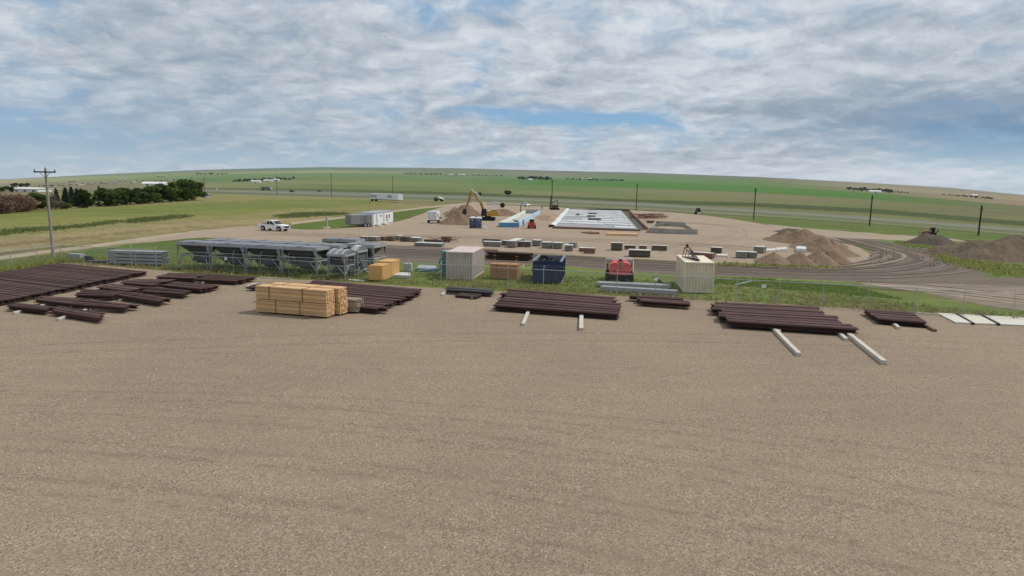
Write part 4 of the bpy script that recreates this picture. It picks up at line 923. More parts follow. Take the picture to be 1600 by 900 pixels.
PK = [
 (562, 574, 377, 377.5, .62, 1.2, pg, ptop, 'leftmost grey pack above the hoppers, small square'),
 (575, 589, 377, 377.5, .60, 1.3, pg, ptop, 'pale topped grey pack second from left above the hoppers'),
 (593, 600, 376, 376.5, .5, .8, pbr, None, 'small orange-brown pack just right of the hoppers'),
 (604, 615, 376.5, 377, .6, 1.0, pgd, None, 'dark faced grey pack third of the left row'),
 (616, 624, 375.5, 376, .62, 1.6, pg, ptop, 'pale tall pack with a dark end in the left row'),
 (625, 637, 377.5, 378, .6, 1.2, pgd, None, 'olive grey pack left of the white topped pack'),
 (641, 655, 378, 378.5, .55, 1.4, pg, white, 'white topped grey pack over the long slab bundle'),
 (647, 690, 384.5, 386, .38, 1.5, pg, ptop, 'long low pale slab bundle at the road edge, left group'),
 (662, 690, 378.5, 379.5, .3, 1.2, pgd, None, 'long low grey bundle behind the pale slab bundle'),
 (689, 702, 378, 378.5, .7, 1.0, pbr, None, 'dark brown pack at the right end of the left group'),
 (753, 781, 379.5, 380.3, .5, .9, pgd, None, 'rear brownish long pack at left of the middle row'),
 (754, 782, 385, 386, .62, .9, pg, white, 'front white topped long pack at left of the middle row'),
 (783, 790, 383.5, 384, .62, 1.0, pgd, ptop, 'narrow dark pack between two long packs of the middle row'),
 (791, 805, 387, 387.5, .85, 5.6, pg, ptop, 'deep grey pack running back from the road, middle row'),
 (808, 817, 386, 386.3, .7, 1.0, pgd, ptop, 'left of two brownish packs joined in the middle row'),
 (818, 828, 386.3, 386.7, .7, 1.0, pgd, ptop, 'right of two brownish packs joined in the middle row'),
 (831, 844, 384.5, 385, .75, 1.6, pg, ptop, 'grey pack with dark openings set back in the middle row'),
 (846, 860, 388, 388.5, .75, 1.5, pg, ptop, 'left pack of the pair above the navy bin'),
 (863, 877, 388.8, 389.4, .75, 1.4, pg, ptop, 'right pack of the pair above the navy bin'),
 (888, 899, 387, 387.5, .6, 1.6, pg, None, 'rear pack of the stepped pair above the loader left'),
 (882, 894, 392.5, 393, .72, 1.2, pg, white, 'front bluish pack of the stepped pair right of the bin'),
 (904, 912, 393, 393.4, .4, 1.1, pbr, white, 'short left piece of the red-brown plank pack'),
 (911, 929, 396, 396.7, .62, .9, pbr, ptop, 'red-brown plank pack with pale stripe right of the stepped pair'),
 (954, 972, 391.5, 392, .98, 1.1, pgd, ptop, 'tallest dark two layer pack above the red loader'),
 (976, 993, 390, 390.5, .5, .8, pgd, ptop, 'low brown pack right of the tallest dark pack'),
 (998, 1010, 390.3, 390.8, .5, .9, pbr, ptop, 'short brown pack between low packs, right of the tallest'),
 (1018, 1042, 391.5, 392.3, .62, .9, pgd, ptop, 'long grey pack left of the black lattice frame'),
 (982, 1016, 401.5, 402.6, .78, 1.5, pgd, ptop, 'long pack nearest the road above the red loader'),
 (1083, 1112, 403, 405.5, .62, 1.0, pbr, ptop, 'long brown pack behind the cream container'),
 (1080, 1108, 397.5, 399.5, .22, .5, pgd, ptop, 'long thin pale topped bundle behind the cream container'),
 (1110, 1126, 396, 397, .72, 1.3, pgd, ptop, 'square grey pack right of the lattice frame'),
 (1151, 1168, 403.5, 404, .72, 1.4, pg, ptop, 'left dark faced pack of the pair by the sand heaps'),
 (1169.5, 1183, 403.5, 404, .66, 1.4, pg, ptop, 'right dark faced pack of the pair by the sand heaps'),
 (1177, 1193, 395.5, 396.5, .8, 1.6, pg, ptop, 'rear grey pack standing behind the pair by the sand heaps'),
]
for x0, x1, a, b2, h, d, m, tp, lab in PK: pack(x0, x1, a, b2, h, d, m, lab, tp)
for q4, lab in (([(1196, 394), (1212, 393.5), (1212, 390.5), (1196, 391)], 'left pale flat slab lying beside the rear grey pack'), ([(1213, 392.5), (1230, 391), (1228, 388), (1212, 389.5)], 'right pale flat slab lying toward the dirt mound'), ([(1120, 401.5), (1137, 402), (1136, 399.5), (1120, 399)], 'thin white sheet on gravel right of the cream container roof')):
    slab('flat_slab', q4, .22, ptop, lab, 'slab', 'flat slabs on the pad')
for q4, lab in (([(755, 393), (778, 394), (778, 391.5), (755, 390.5)], 'low brown plank pile on the road edge right of the beige container'), ([(858, 353.5), (868, 354), (866, 352.5), (858, 352)], 'small brown plank pile left of the white foundation slab')):
    slab('plank_pile', q4, .2, pbr, lab, 'plank pile')
mb = MB(); r = random.Random(8)
for i in range(16): mb.at((r.uniform(0, 3.2), r.uniform(0, 2), r.uniform(.1, .7)), r.uniform(-.5, .5), 0, r.uniform(-.2, .2)); mb.box(-1.1, 1.1, -.06, .06, -.03, .03)
a = G(676, 379); o = mb.build('timber_offcuts', rebar, loc=tuple(a)); tag(o, 'jumbled brown timber offcuts at the right of the left pack group', 'offcuts', kind='stuff')

# ------------------------------------------------------------------ earth heaps
def heap(label, cx, yb, wpx, hh, depth, m, seed, flat=0., name='dirt_pile', cat='dirt pile', group=None, rough=.16, n=84):
    a, b2 = G(cx-wpx/2, yb), G(cx+wpx/2, yb); R_ = (b2-a).length/2; c0 = (a+b2)/2; D_ = depth/2
    c0 = c0 + Vector((c0.x, c0.y, 0)).normalized()*D_*.95
    rr = np.random.default_rng(seed); xs = np.linspace(-1.3, 1.3, n); X_, Y_ = np.meshgrid(xs, xs)
    ph = rr.uniform(0, 6.3, (7, 2)); kx = rr.uniform(1.5, 9, (7, 2))
    nz = sum(np.sin(X_*kx[i, 0]+ph[i, 0])*np.sin(Y_*kx[i, 1]+ph[i, 1])/(1+i*.35) for i in range(7))*.33
    ang = np.arctan2(Y_, X_); rad = np.hypot(X_, Y_)*(1+.10*np.sin(ang*3+ph[0, 0])+.06*np.sin(ang*5+ph[1, 0]))
    z = np.clip((1-rad)/(1-flat), 0, 1); z = z*(1+rough*nz*1.6)
    nz2 = sum(np.sin(X_*k1+p1+2.0*np.sin(Y_*k2*.7))*np.sin(Y_*k2+p2+1.5*np.sin(X_*k1*.6)) for k1, k2, p1, p2 in rr.uniform((14, 14, 0, 0), (40, 40, 6.3, 6.3), (6, 4)))/6
    z = z + (np.abs(nz2)-.15)*(.10+rough*.28)*(z > .02) + rr.normal(0, .028, z.shape)*(z > 0); z = np.maximum(z, 0)*hh - .02*(rad > .98)
    k = n; vs = [(float(X_.flat[i]*R_), float(Y_.flat[i]*D_), float(z.flat[i])) for i in range(k*k)]
    keep = rad < 1.04
    fs = [(i*k+j, i*k+j+1, (i+1)*k+j+1, (i+1)*k+j) for i in range(k-1) for j in range(k-1) if keep[i, j] or keep[i+1, j+1]]
    mb = MB(); mb.v = vs; mb.f = fs; o = mb.build(name, m, loc=(c0.x, c0.y, .012), smooth=True); return tag(o, label, cat, group)
SH = 'sand heaps at the right of the pad'
heap('leftmost pointed sand heap, nearest the pair of grey packs', 1208, 414.5, 52, 1.3, 6, soilt, 1, name='sand_heap', cat='sand heap', group=SH, rough=.06)
heap('second sand heap from the left in the front row', 1247, 415, 48, 1.4, 6, soilt, 2, name='sand_heap', cat='sand heap', group=SH, rough=.07)
heap('third sand heap from the left in the front row', 1278, 416, 48, 1.5, 7, soilt, 3, .08, name='sand_heap', cat='sand heap', group=SH, rough=.08)
heap('small rightmost sand heap of the front row', 1301, 412.5, 34, 1.5, 7, soilt, 4, name='sand_heap', cat='sand heap', group=SH, rough=.1)
heap('long ridge of sand heaps running back behind the front row', 1285, 401, 66, 1.8, 18, soilt, 5, .1, name='sand_heap', cat='sand heap', group=SH, rough=.2)
heap('right rear sand heap on the edge of the gravel loop', 1298, 399, 50, 1.7, 10, soilt, 15, .1, name='sand_heap', cat='sand heap', group=SH, rough=.12)
heap('broad brown earth heap with two humps behind the sand heaps', 1256, 386, 96, 1.7, 22, soil, 6, .15, group=SH, rough=.3)
heap('pointed crest of brown earth at the back of the sand heaps', 1256, 372, 40, 1.5, 9, soil, 7, 0, group=SH, rough=.15)
heap('small brown earth hump left of the pointed crest', 1227, 373, 34, 1.3, 8, soil, 17, .1, group=SH, rough=.2)
slab('white_bag_stack', [(1243, 394), (1259, 395), (1260, 391), (1244, 390)], .55, whitem, 'pale wrapped bags sitting at the foot of the brown earth heap', 'bags', bevel=.1)
heap('very dark soil heap under the bulldozer at the right', 1454, 385, 62, 1.5, 11, soild, 8, .25, rough=.25)
heap('broad grey-brown soil mound at the right, right of the dark heap', 1550, 408, 180, 2.0, 18, soilg, 9, .3, rough=.42, n=120)
heap('dark low soil ridge at the right edge behind the broad mound', 1612, 402, 120, 2.3, 18, soild, 10, .3, rough=.3, n=96)
heap('big brown excavation heap left of the portable toilets', 716, 352, 62, 2.0, 14, soil, 11, .25, rough=.3, n=96)
heap('tall brown excavation heap under the excavator arm', 728, 341, 60, 2.8, 18, soil, 12, .25, rough=.3, n=96)
heap('low reddish excavation ridge behind the white trailer', 714, 336, 44, 1.9, 14, mat('red_soil', (134, 108, 90), .95, .2, 1, coord='World', bump=.8, bscale=6), 13, .2, rough=.3)
heap('low brown earth bank right of the excavator', 780, 338, 60, 1.6, 14, soil, 14, .3, rough=.3)
heap('low brown bank between the pale blue foundation and the white slab', 858, 345, 40, .9, 26, mat('tan_soil', (150, 126, 102), .95, .2, .5, coord='World', bump=.6, bscale=6), 16, .5, rough=.2)
heap('narrow dark berm behind the gravel pad at right', 1237, 364, 50, .7, 5, soild, 21, .3, rough=.3)

# ------------------------------------------------------------------ foundations
def wallseg(b, a, c, th, z0, z1):
    d = (c-a); ln = d.length; b.at((a.x, a.y, 0), math.atan2(d.y, d.x)); b.box(0, ln, 0, th, z0, z1); b.at()
def gp(x, y, z=0): return G(x, y, z)
t = thing('foundation', 'blue and cream foam foundation walls of a building being built', 'foundation', (0, 0, 0))
a_, b_, c_, d_ = gp(779, 355), gp(811, 355.5), gp(844, 334), gp(820, 333.5)
mb = MB(); wallseg(mb, a_, b_, .3, 0, 1.0); mb.build('front_wall', foamb, t)
mb = MB(); wallseg(mb, a_+Vector((0, .32, 0)), d_, -.3, 0, 1.0); mb.build('left_wall', foamc, t)
mb = MB(); wallseg(mb, b_+Vector((0.05, 2.2, 0)), c_, .3, 0, 1.15); mb.build('right_wall', foaml, t)
mb = MB(); wallseg(mb, d_+Vector((.1, .0, 0)), c_, -.3, 0, 1.3); mb.build('back_wall', concrete, t)
s_ = [a_+Vector((.3, .5, 0)), b_+Vector((-.1, .5, 0)), c_+Vector((-.2, -.5, 0)), d_+Vector((.4, -.5, 0))]
mb = MB(); mb.add([(p.x, p.y, .04) for p in s_], [(0, 1, 2, 3)]); mb.build('floor_slab', mat('pale_slab', (170, 172, 168), .9, .1, .5), t)
mb = MB(); r = random.Random(2)
for i in range(9): mb.at(tuple(gp(806+r.uniform(-4, 4), 345+r.uniform(-1.5, 1.5), .6)), r.uniform(0, 3), r.uniform(-.3, .3)); mb.box(-.8, .8, -.08, .08, -.05, .05)
o = mb.build('brace_pile', darkm); tag(o, 'dark jumble of braces inside the foam foundation walls', 'braces', kind='stuff')

t = thing('foundation_slab', 'wide foundation slab covered with white plastic sheets and insulation strips', 'foundation slab', (0, 0, 0))
q4 = [gp(861, 355), gp(997, 360), gp(971, 330), gp(886, 328)]
def quadpt(q4, s, t_): return q4[0].lerp(q4[1], s).lerp(q4[3].lerp(q4[2], s), t_)
mb = MB(); mb.add([(p.x, p.y, z) for z in (.0, .25) for p in q4], [(0, 3, 2, 1), (4, 5, 6, 7), (0, 1, 5, 4), (1, 2, 6, 5), (2, 3, 7, 6), (3, 0, 4, 7)]); mb.build('slab_base', mat('slab_grey', (146, 146, 144), .9, .12, .4), t)
r = random.Random(12); nrow = 11
for i in range(nrow):
    t0, t1 = (i+.16)/nrow, (i+.74)/nrow
    xs = [.02]
    while xs[-1] < .97: xs.append(min(.985, xs[-1] + r.choice((.12, .2, .3, .42))))
    for s0, s1 in zip(xs, xs[1:]):
        if r.random() < (.30 if s1 < .55 else .06): continue
        P4 = [quadpt(q4, s0+.004, t0+r.uniform(-.01, .01)), quadpt(q4, s1-.008, t0+r.uniform(-.01, .01)), quadpt(q4, s1-.008, t1+r.uniform(-.012, .012)), quadpt(q4, s0+.004, t1+r.uniform(-.012, .012))]
        mb = MB(); h_ = .32+r.uniform(0, .08); mb.add([(p.x, p.y, z) for z in (.26, h_) for p in P4], [(0, 3, 2, 1), (4, 5, 6, 7), (0, 1, 5, 4), (1, 2, 6, 5), (2, 3, 7, 6), (3, 0, 4, 7)])
        mb.build('insulation_board', plastic, t)
for s0, s1, t0, t1 in ((.40, .55, .62, .68), (.40, .52, .45, .50), (.42, .60, .28, .36), (.22, .28, .5, .6)):
    P4 = [quadpt(q4, s0, t0), quadpt(q4, s1, t0), quadpt(q4, s1, t1), quadpt(q4, s0, t1)]
    mb = MB(); mb.add([(p.x, p.y, z) for z in (.42, .46) for p in P4], [(0, 3, 2, 1), (4, 5, 6, 7), (0, 1, 5, 4), (1, 2, 6, 5), (2, 3, 7, 6), (3, 0, 4, 7)]); mb.build('dark_sheet', darkm, t)
# white plastic berm on the left edge
mb = MB(); k = 26
vs = []; r = random.Random(6)
for i in range(k+1):
    p = quadpt(q4, 0, i/k); w = r.uniform(.5, 1.3)
    vs += [(p.x-.7, p.y, .02), (p.x-.2, p.y, .3+r.uniform(0, .4)), (p.x+w*.5, p.y, .4+r.uniform(0, .3)), (p.x+w*.5+.5, p.y, .28)]
mb.add(vs, [(i*4+j, i*4+j+1, i*4+j+5, i*4+j+4) for i in range(k) for j in range(3)]); mb.build('plastic_sheet_edge', mat('bright_poly_sheet', (204, 206, 206), .6, .05, 1), t)
sheet('trench', [(970, 329), (984, 329), (1012, 359), (997, 361)], graveltop, .02, .2)
def kerbwall(name, label, a, b2, th, z1, m, cat, z0=0):
    a, b2 = gp(*a), gp(*b2); mb = MB(); mb.box(0, (b2-a).length, 0, th, z0, z1)
    o = mb.build(name, m, loc=(a.x, a.y, .004), rz=yaw(a, b2)); return tag(o, label, cat)
kerbwall('form_board', 'long brown edge form board right of the trench', (1012, 359), (984, 331), .3, .5, pbr, 'form board')
kerbwall('form_board', 'long brown edge board along the front of the white slab', (862, 357), (1000, 361.5), .08, .35, pbr, 'form board')
kerbwall('form_board', 'dark edge board along the back of the white slab', (884, 328), (984, 330), .1, .6, darkm, 'form board')
t = thing('concrete_foundation', 'low grey concrete foundation walls right of the white slab', 'foundation', (0, 0, 0))
A1, B1, C1, D1, E1 = gp(1013, 364), gp(1042, 365.5), gp(1090, 366.5), gp(1072, 355), gp(1024, 352)
for nm, p_, q_, zz in (('front_wall', A1, B1, 1.0), ('front_wall', B1, C1, .95), ('right_wall', C1, D1, .7), ('back_wall', D1, E1, 1.0), ('left_wall', E1, A1, 1.0)):
    mb = MB(); wallseg(mb, p_, q_, .25, 0, zz + .002*len(nm)); mb.build(nm, concrete, t)
a = gp(1040, 358)
for k_, (x, y, w) in enumerate(((1018, 354, 12), (1030, 353, 10))): pack(x, x+w, y, y+.3, .5, 1, concrete, ('left' if k_ == 0 else 'right')+' small concrete block pile at the back of the grey foundation', None, 'block_pile', 'block pile', 'blocks at the grey foundation')
t = thing('formwork_stack', 'yellow timber formwork panels laid in front of the white slab', 'formwork', tuple(gp(948, 368)), yaw(gp(948, 368), gp(990, 369)))
r = random.Random(4)
for i in range(6): MB().box(i*.95+r.uniform(0, .1), i*.95+.9, r.uniform(0, .2), 3.4, .05+.02*(i % 2), .30+.02*(i % 2)).build('form_panel', lumber, t)
MB().box(-.2, 5.6, -.12, -.02, .02, .4).build('edge_beam', lumber, t)
t = thing('plank_stack', 'brown planks lying left of the yellow formwork panels', 'plank stack', tuple(gp(908, 364)), yaw(gp(908, 364), gp(936, 367)))
for i in range(4): MB().box(i*.4, 3.6+i*.15, i*.35, i*.35+.25, .05, .2+.05*i).build('plank', lumbb if i % 2 else pbr, t)
# reinforcing steel and odd lengths right of the slab
mb = MB(); r = random.Random(21)
for i in range(46):
    c0 = gp(r.uniform(994, 1034), r.uniform(334, 341), .15+r.uniform(0, .35)); mb.at(tuple(c0), r.uniform(-.5, .1), 0, r.uniform(-.05, .05)); mb.box(-2.4, 2.4, -.07, .07, -.05, .05)
o = mb.build('reinforcing_steel', rebar); tag(o, 'rusty heap of reinforcing steel on the pad behind the trench', 'reinforcing steel', kind='stuff')
kerbwall('long_timber', 'long brown pole lying right of the reinforcing steel', (1008, 345.5), (1067, 348.5), .25, .22, lumbb, 'timber')
o = MB().box(0, 1.6, 0, 1.2, 0, .7).build('brown_crate', pbr, loc=tuple(gp(1012, 349)), bevel=.03); tag(o, 'small brown crate in front of the reinforcing steel', 'crate')

# ------------------------------------------------------------------ vehicles
def wheelset(t, pos, r_, w_, hub=True):
    for (x, y) in pos:
        o = MB().wheel((x, y, r_), r_, w_, 20).build('wheel', blackm, t)
        if hub: s = 1 if y > 0 else -1; MB().wheel((x, y+s*(w_/2-.02), r_), r_*.6, .06, 14).build('rim', galv, o)
def pickup(name, label, px, py, rz, full=True, group=None, col=white):
    p = G(px, py); t = thing(name, label, 'pickup truck', tuple(p), rz, group)
    # x forward, length 5.8, width 2
    prof = [(-2.9, .55), (-2.95, 1.05), (-2.85, 1.22), (-.95, 1.2), (-.95, 1.0), (1.0, 1.0), (1.25, 1.18), (2.3, 1.12), (2.75, 1.02), (2.85, .8), (2.82, .45), (2.4, .42), (2.35, .75), (2.1, .92), (1.6, .92), (1.35, .75), (1.3, .42), (-1.2, .42), (-1.25, .75), (-1.5, .92), (-2.0, .92), (-2.25, .75), (-2.3, .5)]
    MB().prism(prof, -.97, .97).build('body', col, t, bevel=.03)
    MB().prism([(-1.0, 1.0), (-.98, 1.78), (-.85, 1.88), (.15, 1.9), (.35, 1.84), (1.2, 1.14), (1.2, 1.0)], -.86, .86).build('cab', col, t, bevel=.05)
    for y0, y1 in ((-.875, -.858), (.858, .875)):
        MB().prism([(-.86, 1.2), (-.84, 1.72), (-.25, 1.76), (-.2, 1.2)], y0, y1).build('window', glass, t)
        MB().prism([(-.1, 1.2), (-.14, 1.76), (.22, 1.76), (.82, 1.28), (.8, 1.2)], y0, y1).build('window', glass, t)
    mb = MB(); mb.add([(.40, -.76, 1.80), (.40, .76, 1.80), (1.13, .8, 1.21), (1.13, -.8, 1.21), (.41, -.76, 1.81), (.41, .76, 1.81), (1.14, .8, 1.22), (1.14, -.8, 1.22)], [(4, 5, 6, 7), (0, 3, 2, 1), (0, 1, 5, 4), (1, 2, 6, 5), (2, 3, 7, 6), (3, 0, 4, 7)]); mb.build('windscreen', glass, t)
    MB().box(-1.005, -.992, -.7, .7, 1.3, 1.72).build('rear_window', glass, t)
    MB().box(-2.7, -1.05, -.8, .8, 1.205, 1.235).build('bed_cover', darkm, t)
    wheelset(t, [(-1.75, -.86), (-1.75, .86), (1.85, -.86), (1.85, .86)], .42, .27)
    if full:
        MB().box(2.78, 2.9, -.6, .6, .62, .95).build('grille', darkm, t, bevel=.02)
        MB().box(2.8, 2.96, -.98, .98, .42, .6).build('bumper', galv, t, bevel=.03); MB().box(-3.06, -2.9, -.95, .95, .5, .68).build('rear_bumper', galv, t, bevel=.03)
        for y in (-.82, .82):
            MB().box(2.68, 2.86, y-.13, y+.13, .84, 1.0).build('headlight', glass, t); MB().box(-2.97, -2.9, y-.1, y+.1, .8, 1.15).build('tail_light', redm, t)
        for y in (-1.02, 1.02): MB().box(.55, .7, y-.1, y+.1, 1.18, 1.4).build('mirror', darkm, t, bevel=.02)
        for y in (-.978, .972):
            for x in (-.35, .6): MB().box(x-.12, x+.0, y, y+.006, 1.0, 1.05).build('door_handle', galv, t)
    return t
pickup('pickup_truck', 'white crew cab pickup parked on the gravel at the left of the pad', 428.5, 360.5, -math.radians(22))
pickup('pickup_truck', 'small distant white pickup behind the foam foundation walls', 820.5, 322.5, -math.radians(60), False)
# office trailer and cargo trailer
p, q_ = G(584, 354.5), G(620, 347.5); rz = yaw(p, q_); ln = (q_-p).length
t = thing('office_trailer', 'long white office trailer with grey roof beside the grey cargo trailer', 'office trailer', tuple(p), rz)
ln = min(ln, 14.5)
MB().box(0, ln, 0, 3.2, .35, 2.75).build('walls', white, t)
MB().box(.1, ln-.1, .1, 3.1, .02, .35).build('skirt', whitem, t)
mb = MB(); mb.box(-.12, ln+.12, -.12, 3.32, 2.76, 2.86); mb.build('roof', roofg, t)
for x in (1.6, 6.6): 
    d_o = MB().box(x, x+1.0, -.05, -.002, .45, 2.5).build('door', mat('grey_door', (178, 184, 186), .5), t); MB().box(x+.82, x+.9, -.08, -.05, 1.35, 1.5).build('handle', darkm, d_o)
for x in (9.0, 10.9):
    w_ = MB().box(x, x+.75, -.04, -.002, 1.3, 2.1).build('window', glass, t); mb = MB(); mb.box(x-.06, x+.81, -.05, -.003, 1.22, 1.29); mb.box(x-.06, x+.81, -.05, -.003, 2.11, 2.18); mb.build('frame', white, w_)
MB().box(4.6, 5.3, -.06, -.002, 1.9, 2.2).build('wall_unit', darkm, t)
MB().box(8.7, 10.6, -.02, -.002, .75, 1.1).build('faded_stripe', roofg, t)
for x in (1.4, 6.4):
    mb = MB(); [mb.box(x, x+1.4, -1.2+k*.3, -1.2+(k+1)*.3, 0, .12*(k+1)) for k in range(4)]; mb.build('steps', skidm, t)
cg = mat('grey_trailer_skin', (128, 128, 130), .5, .06, 1)
p, q_ = G(548, 355.5), G(580, 354.5); rz = yaw(p, q_); ln = (q_-p).length
t = thing('cargo_trailer', 'grey enclosed cargo trailer parked in front of the white office trailer', 'cargo trailer', tuple(p), rz)
MB().box(0, ln, 0, 2.3, .45, 2.45).build('box_body', cg, t, bevel=.05)
MB().box(.05, ln-.05, .05, 2.25, 2.452, 2.5).build('roof', roofg, t)
mb = MB(); mb.box(-.01, ln+.01, -.02, -.002, .45, .62); [mb.box(x-.02, x+.02, -.02, -.002, .62, 2.4) for x in (.02, ln*.5, ln-.02)]; mb.build('trim', darkm, t)
MB().box(ln*.62, ln*.62+.9, -.03, -.004, .6, 2.3).build('side_door', mat('dark_grey_panel', (104, 104, 106), .5), t)
wheelset(t, [(ln*.70, .0), (ln*.86, .0), (ln*.70, 2.3), (ln*.86, 2.3)], .36, .24)
mb = MB(); mb.bar((ln, .4, .45), (ln+1.2, 1.15, .45), .06); mb.bar((ln, 1.9, .45), (ln+1.2, 1.15, .45), .06); mb.build('hitch', darkm, t)
MB().bar((.1, .2, 0), (.1, .2, .45), .05).build('jack', darkm, t)
# white box trailer near the heaps
p, q_ = G(667, 349), G(693, 347.5); rz = yaw(p, G(682, 350.3)); s = scale_at(p)
t = thing('box_trailer', 'white box trailer on black wheels left of the excavation heap', 'box trailer', tuple(p), -.1)
MB().box(0, 2.3, 0, 3.4, .75, 2.75).build('box_body', white, t, bevel=.04)
MB().box(.1, 2.2, .1, 3.3, .55, .748).build('chassis', darkm, t)
MB().box(2.302, 2.33, 1.0, 2.0, 1.5, 2.1).build('side_vent', cg, t); MB().box(.2, 1.1, -.02, -.002, .9, 2.6).build('door', whitem, t); MB().box(1.2, 2.1, -.02, -.002, .9, 2.6).build('door', whitem, t)
for y in (1.4, 2.3):
    for x in (.0, 2.3): MB().bar((x-.12, y, .36), (x+.12, y, .36), .36, 18).build('wheel', blackm, t)
MB().box(-.9, .5, -1.6, -.1, .02, .12).build('ramp', skidm, t)
MB().box(2.35, 2.9, 2.6, 3.3, .9, 1.5).build('side_box', galv, t, bevel=.03)
mb = MB(); mb.bar((.4, 3.4, .6), (1.15, 4.8, .5), .06); mb.bar((1.9, 3.4, .6), (1.15, 4.8, .5), .06); mb.build('hitch', darkm, t)
# portable toilets
def toilet(label, px, py, m):
    p = G(px, py); t = thing('portable_toilet', label, 'portable toilet', tuple(p), -.04, 'portable toilets by the excavation heap')
    MB().box(0, 1.18, 0, 1.2, .12, 2.05).build('cabin', m, t, bevel=.03); MB().box(-.04, 1.22, -.04, 1.24, 0, .12).build('base', m, t)
    mb = MB(); mb.frustum((1.28, 1.28), (.7, .9), 2.05, 2.35, (.59, .6), (.59, .6)); mb.build('roof', white, t, bevel=.08)
    d = MB().box(.2, .98, -.03, -.002, .2, 1.95).build('door', mat('toilet_door', (74, 84, 104), .5), t); MB().box(.82, .88, -.06, -.03, 1.0, 1.12).build('latch', white, d)
    MB().box(.4, .8, -.04, -.031, 1.62, 1.8).build('door_vent', whitem, t)
toilet('left portable toilet, dark navy cabin with a white roof', 733.5, 356.5, mat('navy_plastic', (42, 50, 72), .5))
toilet('right portable toilet, grey-blue cabin with a white roof', 743.2, 356.8, mat('grey_blue_plastic', (92, 102, 120), .5))
p = G(757, 357.5); o = MB().frustum((.85, .7), (.5, .4), 0, .55).build('white_sack', whitem, loc=tuple(p), bevel=.12); tag(o, 'small white sack on the gravel right of the portable toilets', 'sack')
# tracked excavator: local x to the right, arm reaching left
p = G(762, 345); t = thing('excavator', 'yellow tracked excavator with raised arm digging at the earth heap', 'excavator', tuple(p), .0)
for y in (.0, 2.3):
    prof = [(-1.9, .45), (-1.6, .1), (1.6, .1), (2.0, .45), (1.75, .85), (-1.7, .85)]
    MB().prism(prof, y, y+.55).build('track', blackm, t, bevel=.08)
MB().box(-.9, .9, .56, 2.29, .45, .95).build('undercarriage', darkm, t, bevel=.05)
MB().bar((0, 1.4, .95), (0, 1.4, 1.15), .8, 20).build('turntable', darkm, t)
MB().prism([(-.3, 1.15), (2.6, 1.15), (2.75, 1.5), (2.7, 2.35), (2.3, 2.5), (-.3, 2.4)], .1, 2.8).build('house', yellow, t, bevel=.08)
MB().box(.8, 2.3, .5, 2.3, 2.5, 2.62).build('engine_cover', darkm, t, bevel=.03)
MB().prism([(-1.7, 1.15), (-.35, 1.15), (-.35, 2.95), (-1.2, 3.0), (-1.62, 2.5)], .05, 1.15).build('cab', darkm, t, bevel=.05)
for x in (-1.5, -.95): MB().box(x, x+.4, .03, .048, 1.8, 2.7).build('window', glass, t)
mb = MB(); prof = [(-.7, 1.9), (-1.5, 4.45), (-3.95, 6.85), (-4.2, 6.6), (-2.0, 4.2), (-1.3, 1.9)]; mb.prism(prof, 1.4, 1.8); mb.build('boom', yellow, t, bevel=.05)
mb = MB(); mb.prism([(-4.55, 7.5), (-4.1, 7.3), (-4.5, 4.9), (-5.7, 2.7), (-5.95, 2.85), (-5.0, 5.2)], 1.4, 1.8); mb.build('stick', orange, t, bevel=.04)
mb = MB(); mb.bar((-2.0, 1.6, 5.9), (-4.3, 1.6, 7.8), .11, 8); mb.build('stick_cylinder', whitem, t); mb = MB(); mb.bar((-1.1, 1.25, 2.2), (-1.9, 1.25, 4.3), .1, 8); mb.bar((-1.1, 1.95, 2.2), (-1.9, 1.95, 4.3), .1, 8); mb.build('boom_cylinders', blackm, t)
MB().prism([(-5.6, 2.9), (-6.3, 2.7), (-6.6, 1.7), (-6.0, 1.2), (-5.3, 1.9)], 1.1, 2.1).build('bucket', darkm, t, bevel=.04)
# red skid loader
p = G(824, 357.5); t = thing('skid_loader', 'small red skid loader with a white cab roof by the foam foundation', 'skid loader', tuple(p), -.05)
for x in (0, 1.45):
    for y in (.4, 1.5): MB().bar((x, y, .36), (x+.3, y, .36), .36, 16).build('wheel', blackm, t)
MB().prism([(.28, .3), (1.47, .3), (1.5, .6), (1.45, 1.3), (.3, 1.3), (.25, .6)], 0, 2.0).build('body', redm, t, bevel=.06)
MB().box(.4, 1.35, .5, 1.6, 1.3, 1.95).build('cab', glass, t, bevel=.04); MB().box(.33, 1.42, .42, 1.7, 1.952, 2.06).build('cab_roof', white, t, bevel=.03)
mb = MB(); mb.bar((.16, .2, 1.4), (.16, 2.6, .6), .07); mb.bar((1.6, .2, 1.4), (1.6, 2.6, .6), .07); mb.build('lift_arms', whitem, t)
MB().prism([(.0, .05), (1.75, .05), (1.75, .5), (0, .5)], 2.5, 2.65).build('bucket', darkm, t)
# dark drill rig by the highway pole
p = G(866, 328); t = thing('drill_rig', 'dark tracked machine with a short mast at the foot of the highway pole', 'drill rig', tuple(p))
MB().prism([(-1.8, .3), (-1.5, 0), (1.8, 0), (2.1, .3), (1.8, .75), (-1.6, .75)], 0, .6).build('track', blackm, t); MB().prism([(-1.8, .3), (-1.5, 0), (1.8, 0), (2.1, .3), (1.8, .75), (-1.6, .75)], 1.8, 2.4).build('track', blackm, t)
MB().box(-.9, 1.5, .3, 2.1, .76, 1.9).build('house', mat('brown_machine_paint', (84, 70, 58), .6), t, bevel=.05)
mb = MB(); mb.bar((-1.5, 1.2, .3), (-1.3, 1.2, 5.6), .28, 4, .14); mb.build('mast', darkm, t)
mb = MB(); mb.bar((1.6, 1.2, 1.2), (1.1, 1.2, 3.8), .12); mb.bar((1.1, 1.2, 3.8), (-.9, 1.2, 2.6), .12); mb.build('arm', darkm, t)
